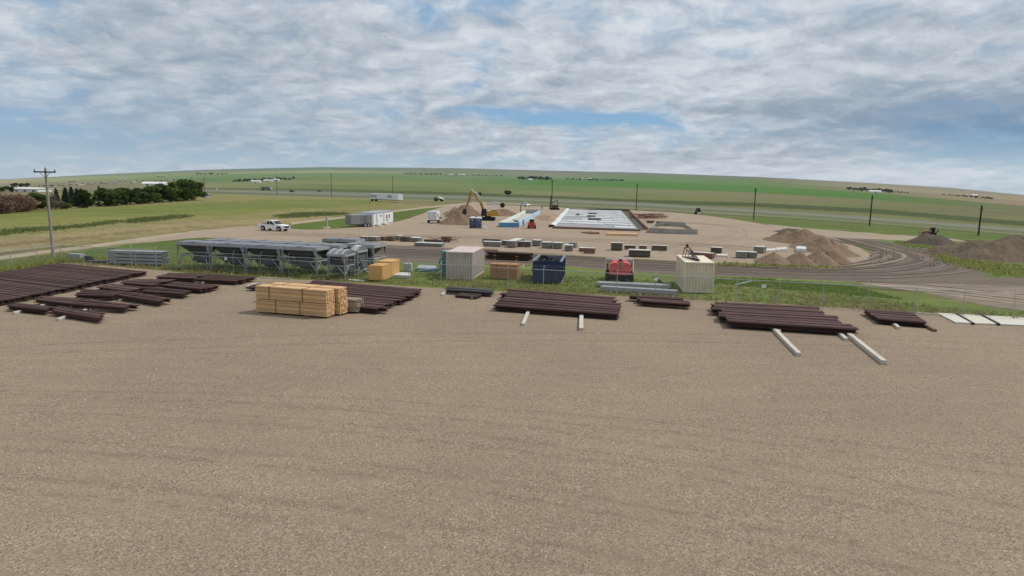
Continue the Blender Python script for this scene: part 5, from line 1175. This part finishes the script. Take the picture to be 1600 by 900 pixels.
# dark loader on the far edge of the pad
p = G(1092, 335); t = thing('skid_loader', 'small dark loader seen end on at the far edge of the pad', 'skid loader', tuple(p), .1)
for x in (-1.0, .6):
    for y in (0, 1.3): MB().bar((x, y, .42), (x+.4, y, .42), .42, 14).build('wheel', blackm, t)
MB().box(-.6, .6, -.1, 2.0, .4, 1.5).build('body', darkm, t, bevel=.08); MB().box(-.55, .55, .2, 1.5, 1.5, 2.2).build('cab', glass, t, bevel=.06); MB().box(-.75, .75, -.5, -.3, .1, .8).build('bucket', whitem, t)
# bulldozer on the dark heap
p = G(1450, 378); t = thing('bulldozer', 'small tan bulldozer working on top of the very dark soil heap', 'bulldozer', (p.x+3.2, p.y+4.5, .85), -.25); t.scale = (.66, .66, .66)
for y in (0, 1.8): MB().prism([(-1.6, .4), (-1.3, .05), (1.2, .05), (1.6, .4), (1.3, .85), (-1.4, .85)], y, y+.45).build('track', blackm, t, bevel=.06)
MB().prism([(-1.7, .8), (.3, .8), (.3, 1.45), (-1.6, 1.3)], .46, 1.79).build('engine_hood', mat('tan_machine_paint', (150, 126, 92), .6), t, bevel=.06)
MB().box(.2, 1.2, .5, 1.75, .9, 2.2).build('cab', glass, t, bevel=.05); MB().box(.1, 1.3, .4, 1.85, 2.2, 2.3).build('cab_roof', mat('tan_machine_paint', (150, 126, 92)), t)
MB().box(-2.3, -2.15, -.3, 2.55, .1, 1.0).build('blade', mat('tan_machine_paint', (150, 126, 92)), t, bevel=.03)
mb = MB(); mb.bar((1.5, 1.1, .5), (2.2, 1.1, 1.5), .12); mb.build('ripper', darkm, t)
# people
def person(label, px, py, rz, shirt, trousers, arm=.5, hat=True):
    p = G(px, py)
    J = [((0, 0, .95), .15), ((0, 0, 1.2), .15), ((0, 0, 1.42), .16), ((0, 0, 1.52), .065), ((0, .01, 1.63), .095), ((0, .01, 1.72), .085),
         ((-.2, 0, 1.42), .07), ((-.27, -.05, 1.14), .05), ((-.24, -.22, .95), .04), ((-.24, -.30, .9), .035),
         ((.2, 0, 1.42), .07), ((.27, .05, 1.14), .05), ((.26, -.05-arm*.2, .9), .04), ((.26, -.1-arm*.2, .83), .035),
         ((-.1, 0, .86), .10), ((-.12, -.04, .48), .07), ((-.12, .03, .1), .045), ((-.12, -.12, .04), .04),
         ((.1, 0, .86), .10), ((.13, .02, .48), .07), ((.14, .08, .1), .045), ((.14, -.06, .04), .04)]
    E = [(0, 1), (1, 2), (2, 3), (3, 4), (4, 5), (2, 6), (6, 7), (7, 8), (8, 9), (2, 10), (10, 11), (11, 12), (12, 13), (0, 14), (14, 15), (15, 16), (16, 17), (0, 18), (18, 19), (19, 20), (20, 21)]
    me = bpy.data.meshes.new('person'); bm = bmesh.new(); ly = bm.verts.layers.skin.verify(); vs = []
    for i, (c_, r_) in enumerate(J): v_ = bm.verts.new(c_); v_[ly].radius = (r_, r_*.8); v_[ly].use_root = (i == 0); vs.append(v_)
    for a, b2 in E: bm.edges.new((vs[a], vs[b2]))
    bm.to_mesh(me); bm.free()
    o = bpy.data.objects.new('person', me); C.objects.link(o); o.location = p; o.rotation_euler = (0, 0, rz)
    o.modifiers.new('skin', 'SKIN'); sd_ = o.modifiers.new('sub', 'SUBSURF'); sd_.levels = 1; sd_.render_levels = 1
    m = bpy.data.materials.new('clothed_figure'); m.use_nodes = True; N = NT(m.node_tree); b = N.n['Principled BSDF']
    s_ = N.node('ShaderNodeSeparateXYZ'); N.put(s_.inputs[0], N.node('ShaderNodeTexCoord').outputs['Object'])
    c_ = N.mix(N.math('GREATER_THAN', s_.outputs[2], .93), L(trousers), L(shirt)); c_ = N.mix(N.math('GREATER_THAN', s_.outputs[2], 1.5), c_, L((168, 124, 98))); N.put(b.inputs['Base Color'], c_); b.inputs['Roughness'].default_value = .85
    me.materials.append(m); tag(o, label, 'person')
    if hat: MB().frustum((.3, .32), (.18, .2), 1.69, 1.84, (0, .01), (0, .01)).build('hard_hat', white, o, bevel=.04)
    return o
person('worker in dark clothes and white hard hat beside the red skid loader', 817.5, 354, .6, (150, 160, 158), (44, 50, 58))
person('distant worker in a red-brown jacket behind the foam foundation walls', 846.5, 328, -.4, (140, 70, 66), (70, 56, 54), hat=False)
p = G(813.5, 331); o = MB().box(-.14, .14, -.1, .1, 0, 1.9).build('steel_post', blackm, loc=tuple(p)); tag(o, 'thick black post at the back corner of the foam foundation', 'post')
p = G(769, 320); o = MB().box(0, 2.8, 0, 2, 0, 1.4).build('white_cabinet', whitem, loc=tuple(p), bevel=.05); tag(o, 'distant low white cabinet right of the excavator arm', 'cabinet')
p = G(785, 324.5); o = MB().bar((0, -.6, 1.0), (0, .6, 1.0), 1.0, 20).build('cable_reel', blackm, loc=tuple(p)); tag(o, 'dark round reel standing right of the distant white cabinet', 'reel')

# highway traffic
def semi(label, px, py, rz, ln=14.5, col=white, mirror=False, tractor=True, body=None):
    p = G(px, py); t = thing('semi_truck', label, 'truck', tuple(p), rz)
    bc = body or col
    MB().box(0, ln, -1.3, 1.3, 1.15, 4.0).build('trailer_box', bc, t, bevel=.03)
    MB().box(.3, ln-.3, -.5, .5, .85, 1.148).build('chassis', darkm, t)
    mb = MB(); mb.box(.5, ln*.25, -1.312, -1.302, 2.0, 3.1); mb.box(ln*.62, ln*.78, -1.312, -1.302, 2.2, 3.4); mb.build('faded_panel', roofg, t)
    w = [(1.2, -1.1), (2.5, -1.1), (1.2, 1.1), (2.5, 1.1)]
    if tractor:
        MB().prism([(ln+.3, .6), (ln+.3, 3.5), (ln+1.6, 3.6), (ln+2.1, 2.7), (ln+4.0, 2.2), (ln+4.1, .6)], -1.2, 1.2).build('tractor_cab', col, t, bevel=.06)
        MB().prism([(ln+1.75, 2.2), (ln+1.7, 3.2), (ln+1.9, 3.0), (ln+2.1, 2.3)], -1.21, 1.21).build('window', glass, t)
        w += [(ln-1.4, -1.1), (ln-.1, -1.1), (ln-1.4, 1.1), (ln-.1, 1.1), (ln+3.1, -1.1), (ln+3.1, 1.1)]
    for x, y in w: MB().wheel((x, y, .52), .52, .35, 16).build('wheel', blackm, t)
    return t
p, q_ = G(582, 313.5), G(626, 316); s = (q_-p).length
semi('white semi trailer rig parked on the near side of the highway', 582, 313.5, yaw(p, q_), min(s*.86, 16), tractor=True) if False else semi('white semi trailer rig parked on the near side of the highway', 582, 314, yaw(p, q_), s*.98, tractor=False)
def car(label, px, py, rz, m, big=1.0, group=None):
    p = G(px, py); t = thing('car', label, 'car', tuple(p), rz, group)
    MB().prism([(-2.3*big, .3), (-2.35*big, .9*big), (-1.2*big, 1.0*big), (-.8*big, 1.5*big), (.8*big, 1.5*big), (1.4*big, 1.0*big), (2.3*big, .85*big), (2.3*big, .3)], -.9, .9).build('body', m, t, bevel=.05)
    MB().prism([(-1.0*big, 1.0*big), (-.72*big, 1.42*big), (.72*big, 1.42*big), (1.1*big, 1.0*big)], -.91, .91).build('windows', glass, t)
    for x in (-1.5*big, 1.5*big):
        for y in (-.8, .8): MB().wheel((x, y, .34), .34, .24, 12).build('wheel', blackm, t)
hz_ = yaw(G(400, 300), G(520, 303.5))
semi('grey and white highway truck left of the dark pole above the pickup', 409, 297.5, hz_, 15, mat('grey_truck_paint', (150, 150, 146)), body=mat('grey_tarp', (96, 98, 92), .8))
car('dark car on the highway right of the grey truck', 456, 300, hz_, darkm, 1.2, 'cars on the highway')
car('dark car on the highway far right of the grey truck, near the next pole', 499, 299.5, hz_, mat('dark_green_paint', (52, 58, 52), .4), 1.2, 'cars on the highway')
car('pale car on the highway beside the tree row', 337, 296.8, hz_, mat('pale_car_paint', (172, 172, 168), .4), 1.1, 'cars on the highway')
p = G(683, 314); t = thing('flatbed_truck', 'small dark flatbed truck with a tilted white load, right of the semi trailer', 'truck', tuple(p), hz_)
MB().box(0, 4.5, -1, 1, .7, 1.1).build('bed', darkm, t); MB().box(-1.6, -.1, -1, 1, .5, 2.1).build('cab', mat('olive_paint', (98, 98, 78), .6), t, bevel=.1); mb = MB().at((3, 0, 1.6), 0, 0, .35); mb.box(-1.8, 1.8, -.8, .8, -.2, .2); mb.build('load', whitem, t)
for x in (-.8, 3.4): MB().bar((x, -1.1, .4), (x, 1.1, .4), .4, 12).build('wheel', blackm, t)

# ------------------------------------------------------------------ trees
def leafmass(mb_v, mb_f, c, rad, n, size, r):
    for _ in range(n):
        d = Vector((r.gauss(0, 1), r.gauss(0, 1), r.gauss(0, 1))).normalized()*(r.random()**.45)
        p = Vector((c[0]+d.x*rad[0], c[1]+d.y*rad[1], c[2]+d.z*rad[2])); a = Vector((r.gauss(0, 1), r.gauss(0, 1), r.gauss(0, 1))).normalized(); b2 = a.orthogonal().normalized(); s = size*r.uniform(.6, 1.3)
        o = len(mb_v); mb_v += [tuple(p+a*s), tuple(p+b2*s), tuple(p-a*s*.9), tuple(p-b2*s)]; mb_f.append((o, o+1, o+2, o+3))
TREE = {}
def tree_meshes(kind, seed):
    k = (kind, seed)
    if k in TREE: return TREE[k]
    r = random.Random(seed*31+len(kind)); v, f = [], []; tr = MB()
    if kind == 'conifer':
        hh = 9.0; tr.bar((0, 0, 0), (0, 0, hh*.95), .16, 7, .03)
        for i in range(15):
            z = 1.0+i*(hh-1.2)/15; w = 2.1*(1-(z-.6)/hh)+.12; leafmass(v, f, (r.uniform(-.1, .1), r.uniform(-.1, .1), z), (w, w, .42), int(60*w)+14, .26, r)
    elif kind == 'deciduous':
        hh = 8.0; tr.bar((0, 0, 0), (.1, 0, 3.2), .22, 8, .14)
        for i in range(7):
            a = r.uniform(0, 6.28); q_ = (math.cos(a)*r.uniform(1, 2.3), math.sin(a)*r.uniform(1, 2.3), r.uniform(3.8, 6.8)); tr.bar((.1, 0, r.uniform(1.5, 3)), q_, .09, 6, .03)
        for i in range(22):
            a = r.uniform(0, 6.28); rr = r.uniform(.3, 2.4); z = r.uniform(.6, 7.0); rr *= (1.15 if 1.5 < z < 5.5 else .8); w = r.uniform(.9, 1.6)
            leafmass(v, f, (math.cos(a)*rr, math.sin(a)*rr, z), (w, w, w*.8), 150, .27, r)
    elif kind == 'brush':
        for i in range(6): tr.bar((r.uniform(-.3, .3), r.uniform(-.3, .3), 0), (r.uniform(-1.3, 1.3), r.uniform(-1.3, 1.3), r.uniform(1.6, 3)), .05, 5, .02)
        for i in range(9):
            a = r.uniform(0, 6.28); rr = r.uniform(0, 1.5); w = r.uniform(.6, 1.1); leafmass(v, f, (math.cos(a)*rr, math.sin(a)*rr, r.uniform(.7, 2.7)), (w, w, w*.8), 90, .17, r)
    elif kind == 'far':
        tr.bar((0, 0, 0), (0, 0, 3), .2, 5, .1)
        for i in range(7):
            a = r.uniform(0, 6.28); rr = r.uniform(0, 2.2); w = r.uniform(1.2, 2.0); leafmass(v, f, (math.cos(a)*rr, math.sin(a)*rr, r.uniform(1.6, 5.6)), (w, w, w*.9), 26, .7, r)
    m1 = bpy.data.meshes.new('crown'); m1.from_pydata(v, [], f); m2 = tr.mesh('trunk'); m2.materials.append(bark)
    TREE[k] = (m1, m2); return TREE[k]
CR = {}
def tree(label, px, py, hh, kind, leaf, group, seed=0, wide=1.0, name='tree', cat='tree', parts=True):
    p = G(px, py); m1, m2 = tree_meshes(kind, seed); base = {'conifer': 9., 'deciduous': 8., 'brush': 3.4, 'far': 7.0}[kind]; s = hh/base
    key = (m1.name, leaf.name)
    if key not in CR: mm = m1.copy(); mm.materials.append(leaf); CR[key] = mm
    t = bpy.data.objects.new(name, None) if parts else bpy.data.objects.new(name, CR[key])
    C.objects.link(t); t.location = p; t.rotation_euler = (0, 0, px*1.7); t.scale = (s*wide, s*wide, s)
    if parts:
        o = bpy.data.objects.new('crown', CR[key]); C.objects.link(o); o.parent = t; o = bpy.data.objects.new('trunk', m2); C.objects.link(o); o.parent = t
    tag(t, label, cat, group); return t
TG = 'trees of the row at the left'
def hpx(px, yb, yt): return (yb-yt)/scale_at(G(px, yb))
TL = [(113, 322, 289, 'conifer', 'dark conifer leftmost of the tree row, right of the grey brush', 0, 1.2), (104, 324, 290, 'conifer', 'dark pointed conifer just right of the tall utility pole', 1, 1.3), (122, 325, 292, 'conifer', 'low wide conifer at the edge of the green field', 2, 1.5), (136, 325, 293, 'deciduous', 'round dark tree with a visible trunk near the pale yard', 0, 1.1),
      (128, 321, 292, 'conifer', 'small conifer tucked behind the round dark tree', 1, 1.2), (89, 318, 292, 'conifer', 'thin conifer right behind the tall utility pole', 2, 1.1),
      (156, 317, 288, 'conifer', 'narrow conifer at the left start of the dense green row', 0, .9)]
xs_ = [165, 178, 190, 203, 216, 228, 241, 254, 267, 280, 292, 303]
OR2 = ['first', 'second', 'third', 'fourth', 'fifth', 'sixth', 'seventh', 'eighth', 'ninth', 'tenth', 'eleventh', 'rightmost']
for i, x in enumerate(xs_):
    yb = float(np.interp(x, [165, 240, 303], [322.5, 317, 312.5])); yt = float(np.interp(x, [165, 203, 240, 262, 285, 303, 315], [290, 292, 288, 282, 277, 279, 288]))
    TL.append((x, yb, yt, 'deciduous', f'{OR2[i]} leafy tree from the left in the dense green row', i % 4, 1.45))
for x, yb, yt, kd, lab, sd2, wd in TL: tree(lab, x, yb, hpx(x, yb, yt)*.94, kd, leafp if kd == 'conifer' else leafd, TG, sd2, wd)
tree('broad dark tree left of the tall utility pole', 55, 328, hpx(55, 328, 301), 'deciduous', leafd, TG, 2, 1.5)
tree('small dark tree beside the utility pole foot', 67, 326, hpx(67, 326, 303), 'deciduous', leafd, TG, 3, 1.1)
for i, (x, yb, yt) in enumerate([(-8, 334, 303), (3, 333, 301), (13, 332, 302), (23, 331, 303), (33, 331, 303), (41, 330, 306), (8, 329, 300), (28, 328, 301)]):
    tree(f'{ORD[i]} bare brown brush clump of the thicket at the left edge', x, yb, hpx(x, yb, yt), 'brush', leafr, 'brown thicket at the left edge', i % 3, 1.5, 'brush_clump', 'brush')
for i, (x, yb, yt) in enumerate([(80, 326, 302), (88, 327, 312), (97, 327, 314), (78, 328, 312)]):
    tree(f'{ORD[i]} grey bare brush clump right of the tall utility pole', x, yb, hpx(x, yb, yt), 'brush', leafg, 'grey brush by the pole', i % 3, 1.2, 'brush_clump', 'brush')
tree('low dark green bush at the foot of the grey brush', 104, 327, 2.2, 'brush', leafd, None, 1, 1.4, 'bush', 'bush')
for i, x in enumerate((2, 10, 18, -6)): tree(f'{ORD[i]} dark tree beside the white building at the left edge', x, 300.5, hpx(x, 300.5, 290), 'far', leafd, 'dark trees at the left edge', i % 3, 1.2)
for i, x in enumerate((20, 26, 32, 38, 44)): tree(f'{ORD[i]} dark tree behind the long white building at far left', x, 292.3, hpx(x, 292.3, 285.5), 'far', leaff, 'trees behind the far left building', i % 3, 1.4)
tree('lone rounded dark bush beside the highway left of centre', 794.5, 307.5, hpx(794.5, 307.5, 297), 'far', leafd, None, 1, 1.5, 'bush', 'bush')
tree('small bush behind the excavator arm', 750, 306.5, hpx(750, 306.5, 299), 'far', leafd, None, 2, 1.0, 'bush', 'bush')
# weeds in the left field (uncountable)
def scatter_tufts(name, label, polys, n, hmin, hmax, m, seed, wid=.05, blades=5, cat='grass', spread=.12):
    r = np.random.default_rng(seed); v, f = [], []
    tri = []
    for poly in polys:
        P_ = np.array([(G(x, y).x, G(x, y).y) for x, y in poly]); lo, hi = P_.min(0), P_.max(0); tri.append((P_, lo, hi, (hi-lo).prod()))
    tot = sum(t[3] for t in tri)
    for P_, lo, hi, ar in tri:
        k = int(n*ar/tot); pts_ = r.uniform(lo, hi, (k, 2)); ins = inpoly(pts_[:, 0], pts_[:, 1], [tuple(p) for p in P_]); pts_ = pts_[ins]
        dens = np.sin(pts_[:, 0]*.9)*np.sin(pts_[:, 1]*1.3)*.5+np.sin(pts_[:, 0]*.23+1)*.4
        pts_ = pts_[r.uniform(-1.2, .5, len(pts_)) < dens]
        for x, y in pts_:
            hh = r.uniform(hmin, hmax)
            for b2 in range(blades):
                a = r.uniform(0, 6.28); dx_, dy_ = r.normal(0, spread, 2); w = wid*r.uniform(.6, 1.3); lx, ly = r.normal(0, .22*hh, 2); o = len(v)
                v += [(x+dx_-math.cos(a)*w, y+dy_-math.sin(a)*w, 0), (x+dx_+math.cos(a)*w, y+dy_+math.sin(a)*w, 0), (x+dx_+lx, y+dy_+ly, hh*r.uniform(.6, 1))]; f.append((o, o+1, o+2))
    me = bpy.data.meshes.new(name); me.from_pydata(v, [], f); me.materials.append(m); o = bpy.data.objects.new(name, me); C.objects.link(o); tag(o, label, cat, kind='stuff'); return o
V1 = [(100, 409.5), (330, 424), (500, 434), (700, 446), (900, 457), (1200, 474), (1480, 491), (1640, 501), (1640, 492), (1480, 482), (1330, 462), (1110, 445), (900, 432), (700, 428), (560, 424), (400, 416), (250, 404), (110, 400)]
scatter_tufts('tall_grass', 'long green grass growing behind the chain link fence', [V1], 18000, .10, .34, grassm, 1)
V2 = [(60, 412), (330, 428), (500, 438), (700, 449), (900, 460), (1100, 470), (1200, 475.5), (1480, 493), (1640, 504), (1640, 499), (1480, 488), (1200, 471), (900, 455), (700, 445), (500, 433), (330, 423), (100, 408)]
scatter_tufts('dry_grass', 'dry straw coloured grass along the foot of the fence', [V2, [(690, 447), (770, 452), (770, 444), (700, 441)], [(930, 458), (1060, 466), (1060, 458), (935, 452)], [(1200, 470), (1420, 482), (1400, 474), (1220, 462)]], 14000, .12, .42, grassd, 2)
V3 = [(0, 427), (95, 411), (140, 409), (95, 401), (0, 416)]
scatter_tufts('tall_grass', 'dense green grass at the left fence corner', [V3, [(-60, 440), (0, 426), (0, 417), (-60, 428)]], 9000, .25, .7, grassm, 3)
V4 = [(1110, 444), (1330, 461), (1410, 468), (1330, 448), (1200, 437), (1115, 434)]
scatter_tufts('tall_grass', 'bright lush grass between the fence and the dirt road at right', [V4], 3600, .08, .28, foliage('lush_grass', (104, 140, 54), (146, 166, 80)), 4)
scatter_tufts('weeds', 'dark weedy growth in strips across the left field', [[(-60, 372), (0, 362), (60, 356), (110, 354), (180, 345), (190, 347), (120, 356), (60, 361), (0, 367), (-60, 378)], [(195, 345), (240, 339), (290, 336), (298, 339), (250, 344), (200, 349)], [(430, 338), (470, 333), (540, 333), (545, 335), (480, 339), (440, 341)]], 2000, .12, .6, weedm, 5, .22, 6, 'weeds', .8)

scatter_tufts('weeds', 'weedy growth round the foot of the broad soil mound', [[(1450, 396), (1500, 400), (1560, 412), (1640, 420), (1640, 436), (1560, 432), (1480, 410)], [(1400, 377), (1470, 386), (1470, 392), (1400, 382)], [(1120, 411), (1300, 418), (1350, 415), (1300, 420), (1120, 415)]], 2600, .1, .4, grassm, 6, .12, 6, 'weeds', .4)
rc_ = np.random.default_rng(5); mb = MB()
for cx, cy, sx, sy, k_ in ((1250, 414, 70, 5, 150), (1540, 408, 110, 8, 220), (1455, 385, 40, 4, 70), (720, 350, 40, 4, 90), (1376, 397, 20, 9, 70), (1420, 400, 60, 10, 40)):
    for _ in range(k_):
        g = G(cx+rc_.uniform(-1, 1)*sx, cy+rc_.uniform(-1, 1)*sy); q_ = rc_.uniform(.03, .12); mb.at(tuple(g), rc_.uniform(0, 3)); mb.frustum((q_*2, q_*1.6), (q_, q_*.8), 0, q_)
mb.at(); o = mb.build('dirt_clods', soild); tag(o, 'loose clods of earth strewn round the heaps and ruts', 'clods', kind='stuff')
mb = MB()
for _ in range(520):
    d_ = rc_.uniform(12, 46); a_ = rc_.uniform(-.72, .72); q_ = rc_.uniform(.012, .034); mb.at((d_*math.sin(a_), d_*math.cos(a_), .012), rc_.uniform(0, 3)); mb.frustum((q_*2, q_*1.5), (q_, q_*.8), 0, q_)
mb.at(); o = mb.build('loose_stones', mat('pale_stone', (184, 176, 164), .9, .2, 9, island=.3)); tag(o, 'loose pale stones scattered over the gravel yard', 'stones', kind='stuff')
# ------------------------------------------------------------------ far farms and town
fb_w = mat('farm_white_metal', (214, 216, 214), .6, .05, 1); fb_r = mat('farm_roof', (150, 148, 142), .7)
def farmhouse(label, px, yb, wpx, hpx_, depth=12, group=None, m=fb_w, name='farm_building', cat='building', roofm=fb_r, pitch=.35, doors=2):
    p = G(px, yb); s = scale_at(p); w = wpx/s; h = hpx_/s; t = thing(name, label, cat, tuple(p), 0, group)
    MB().box(-w/2, w/2, 0, depth, -.5, h*(1-pitch)).build('walls', m, t)
    mb = MB(); e = .4; z0 = h*(1-pitch)+.01; mb.add([(-w/2-e, -e, z0), (w/2+e, -e, z0), (w/2+e, depth+e, z0), (-w/2-e, depth+e, z0), (-w/2-e, depth/2, h), (w/2+e, depth/2, h)], [(0, 1, 5, 4), (2, 3, 4, 5), (0, 4, 3), (1, 2, 5), (0, 3, 2, 1)]); mb.build('roof', roofm, t)
    for i in range(doors): x = -w/2+(i+.5)*w/doors; MB().box(x-w*.05, x+w*.05, -.2, -.02, 0, h*.4).build('door', mat('farm_door', (96, 98, 98)), t)
farmhouse('long white warehouse below dark trees at the far left', 39, 299.5, 40, 6.5, 14, roofm=fb_w, pitch=.3, doors=3)
farmhouse('long white roofed shed above the leafy row at left', 239, 290, 36, 6, 14, roofm=fb_w, pitch=.5, doors=2)
farmhouse('small grey house seen between the trees at left', 150, 315, 9, 5, 6, doors=1)
farmhouse('grey silver shed at the right foot of the leafy row', 318, 308.5, 10, 5.5, 6, m=galv, doors=1)
town = [(70, 290.5, 8, 2.5), (96, 290, 10, 2), (120, 289, 7, 2.2), (139, 288, 9, 2.2), (163, 287, 7, 2), (180, 286.5, 10, 2.2), (205, 285, 8, 2), (262, 282, 9, 2), (285, 280.5, 7, 1.8), (110, 284, 8, 1.6), (190, 280, 9, 1.6), (250, 276.5, 10, 1.6)]
for i, (x, y, w, h) in enumerate(town): farmhouse(f'{ORD[i]} small town building counted in order beyond the left tree row', x, y, w, h, 12, 'small buildings of the far town', m=random.Random(i).choice((fb_w, lumbg, galv, pgd)), doors=1)
for i, x in enumerate(np.linspace(62, 300, 26)):
    y = float(np.interp(x, [62, 180, 300], [291.5, 286.5, 280.5])) + random.Random(i).uniform(-2.2, 1.2); tree(f'{ORD[i]} faint far tree scattered among the town buildings at left', x, y, hpx(x, y, y-random.Random(i).uniform(1.6, 3)), 'far', leaff, 'scattered trees of the far town', i % 3, 1.3, parts=False)
R_ = random.Random(77)
def treeline(x0, x1, y0, y1, hp, n, what, leaf=leaff, wide=1.3):
    for i in range(n):
        t_ = (i+.5)/n; x = x0+(x1-x0)*t_+R_.uniform(-1, 1); y = y0+(y1-y0)*t_
        tree(f'{ORD[i]} tree from the left {what}', x, y, hpx(x, y, y-hp*R_.uniform(.65, 1.1)), 'far', leaf, f'trees {what}'[:60], i % 4, wide, parts=False)
treeline(304, 355, 273, 273, 3, 12, 'in the far ridge row above the leafy trees')
treeline(363, 460, 285, 281, 5, 26, 'in the farm shelterbelt above the grey truck')
treeline(632, 690, 272.5, 273.5, 3.2, 14, 'in the left half of the far central shelterbelt')
treeline(695, 785, 274, 276, 2.6, 16, 'in the right half of the far central shelterbelt')
treeline(809, 822, 280.5, 281, 5, 5, 'in the small clump left of the central farmhouse', leafp)
treeline(824, 861, 280, 282, 6.5, 14, 'in the dark grove around the central farmhouse', leafp)
treeline(884, 975, 281, 283.5, 3.6, 26, 'in the thin farm row above the white slab', leafp)
treeline(1323, 1395, 297, 302, 6.5, 20, 'in the grove behind the right white shed')
treeline(1396, 1422, 301, 303, 3, 7, 'in the low brown row right of the white shed', leafg)
treeline(1469, 1500, 305, 307, 3.4, 8, 'in the left part of the rightmost shelterbelt', leafg)
treeline(1498, 1552, 307, 312, 4, 14, 'in the right part of the rightmost shelterbelt', leaff)
for x, y, w, h, lab in ((338, 273, 10, 2.2, 'tiny white farm building on the far left ridge'), (399, 285.7, 14, 4, 'left white farm shed in the shelterbelt above the grey truck'), (418, 284, 13, 3.4, 'middle white farm shed in the shelterbelt above the grey truck'), (431, 282.6, 9, 3, 'right white farm shed in the shelterbelt above the grey truck'),
                        (705, 274.2, 7, 2.2, 'left tiny white farm building in the far central shelterbelt'), (722, 274.6, 10, 2.5, 'right tiny white farm building in the far central shelterbelt'), (829, 282.5, 6, 3.4, 'white central farmhouse in front of a dark grove'), (908, 281.5, 8, 2.6, 'left white farm building in the thin row above the slab'), (922, 282, 5, 4, 'tall narrow white farm building in the thin row above the slab'),
                        (1368, 302, 19, 4.6, 'long white shed in front of the right hand grove'), (1338, 295.5, 7, 2.4, 'small white house left of the long white shed'), (1357, 297.5, 5, 2.5, 'tiny white house just above the long white shed'), (1524, 307, 9, 3.2, 'small grey-white farmhouse in the rightmost shelterbelt')):
    farmhouse(lab, x, y, w, h, 10, None, doors=1, roofm=fb_w)

# ------------------------------------------------------------------ air
hb = MB(); hb.box(-9500, 9500, -9500, 9500, -2.0, 420).build('haze', bpy.data.materials.new('air'))
hz_o = bpy.data.objects['haze']; tag(hz_o, 'thin pale air between the yard and the far fields', 'haze', kind='stuff')
hm = hz_o.data.materials[0]; hm.use_nodes = True; N = NT(hm.node_tree); N.n.clear()
vp = N.node('ShaderNodeVolumePrincipled'); vp.inputs['Color'].default_value = (.82, .88, .95, 1); vp.inputs['Density'].default_value = .00003; vp.inputs['Anisotropy'].default_value = .2
ho = N.node('ShaderNodeOutputMaterial'); N.l.new(vp.outputs[0], ho.inputs['Volume'])
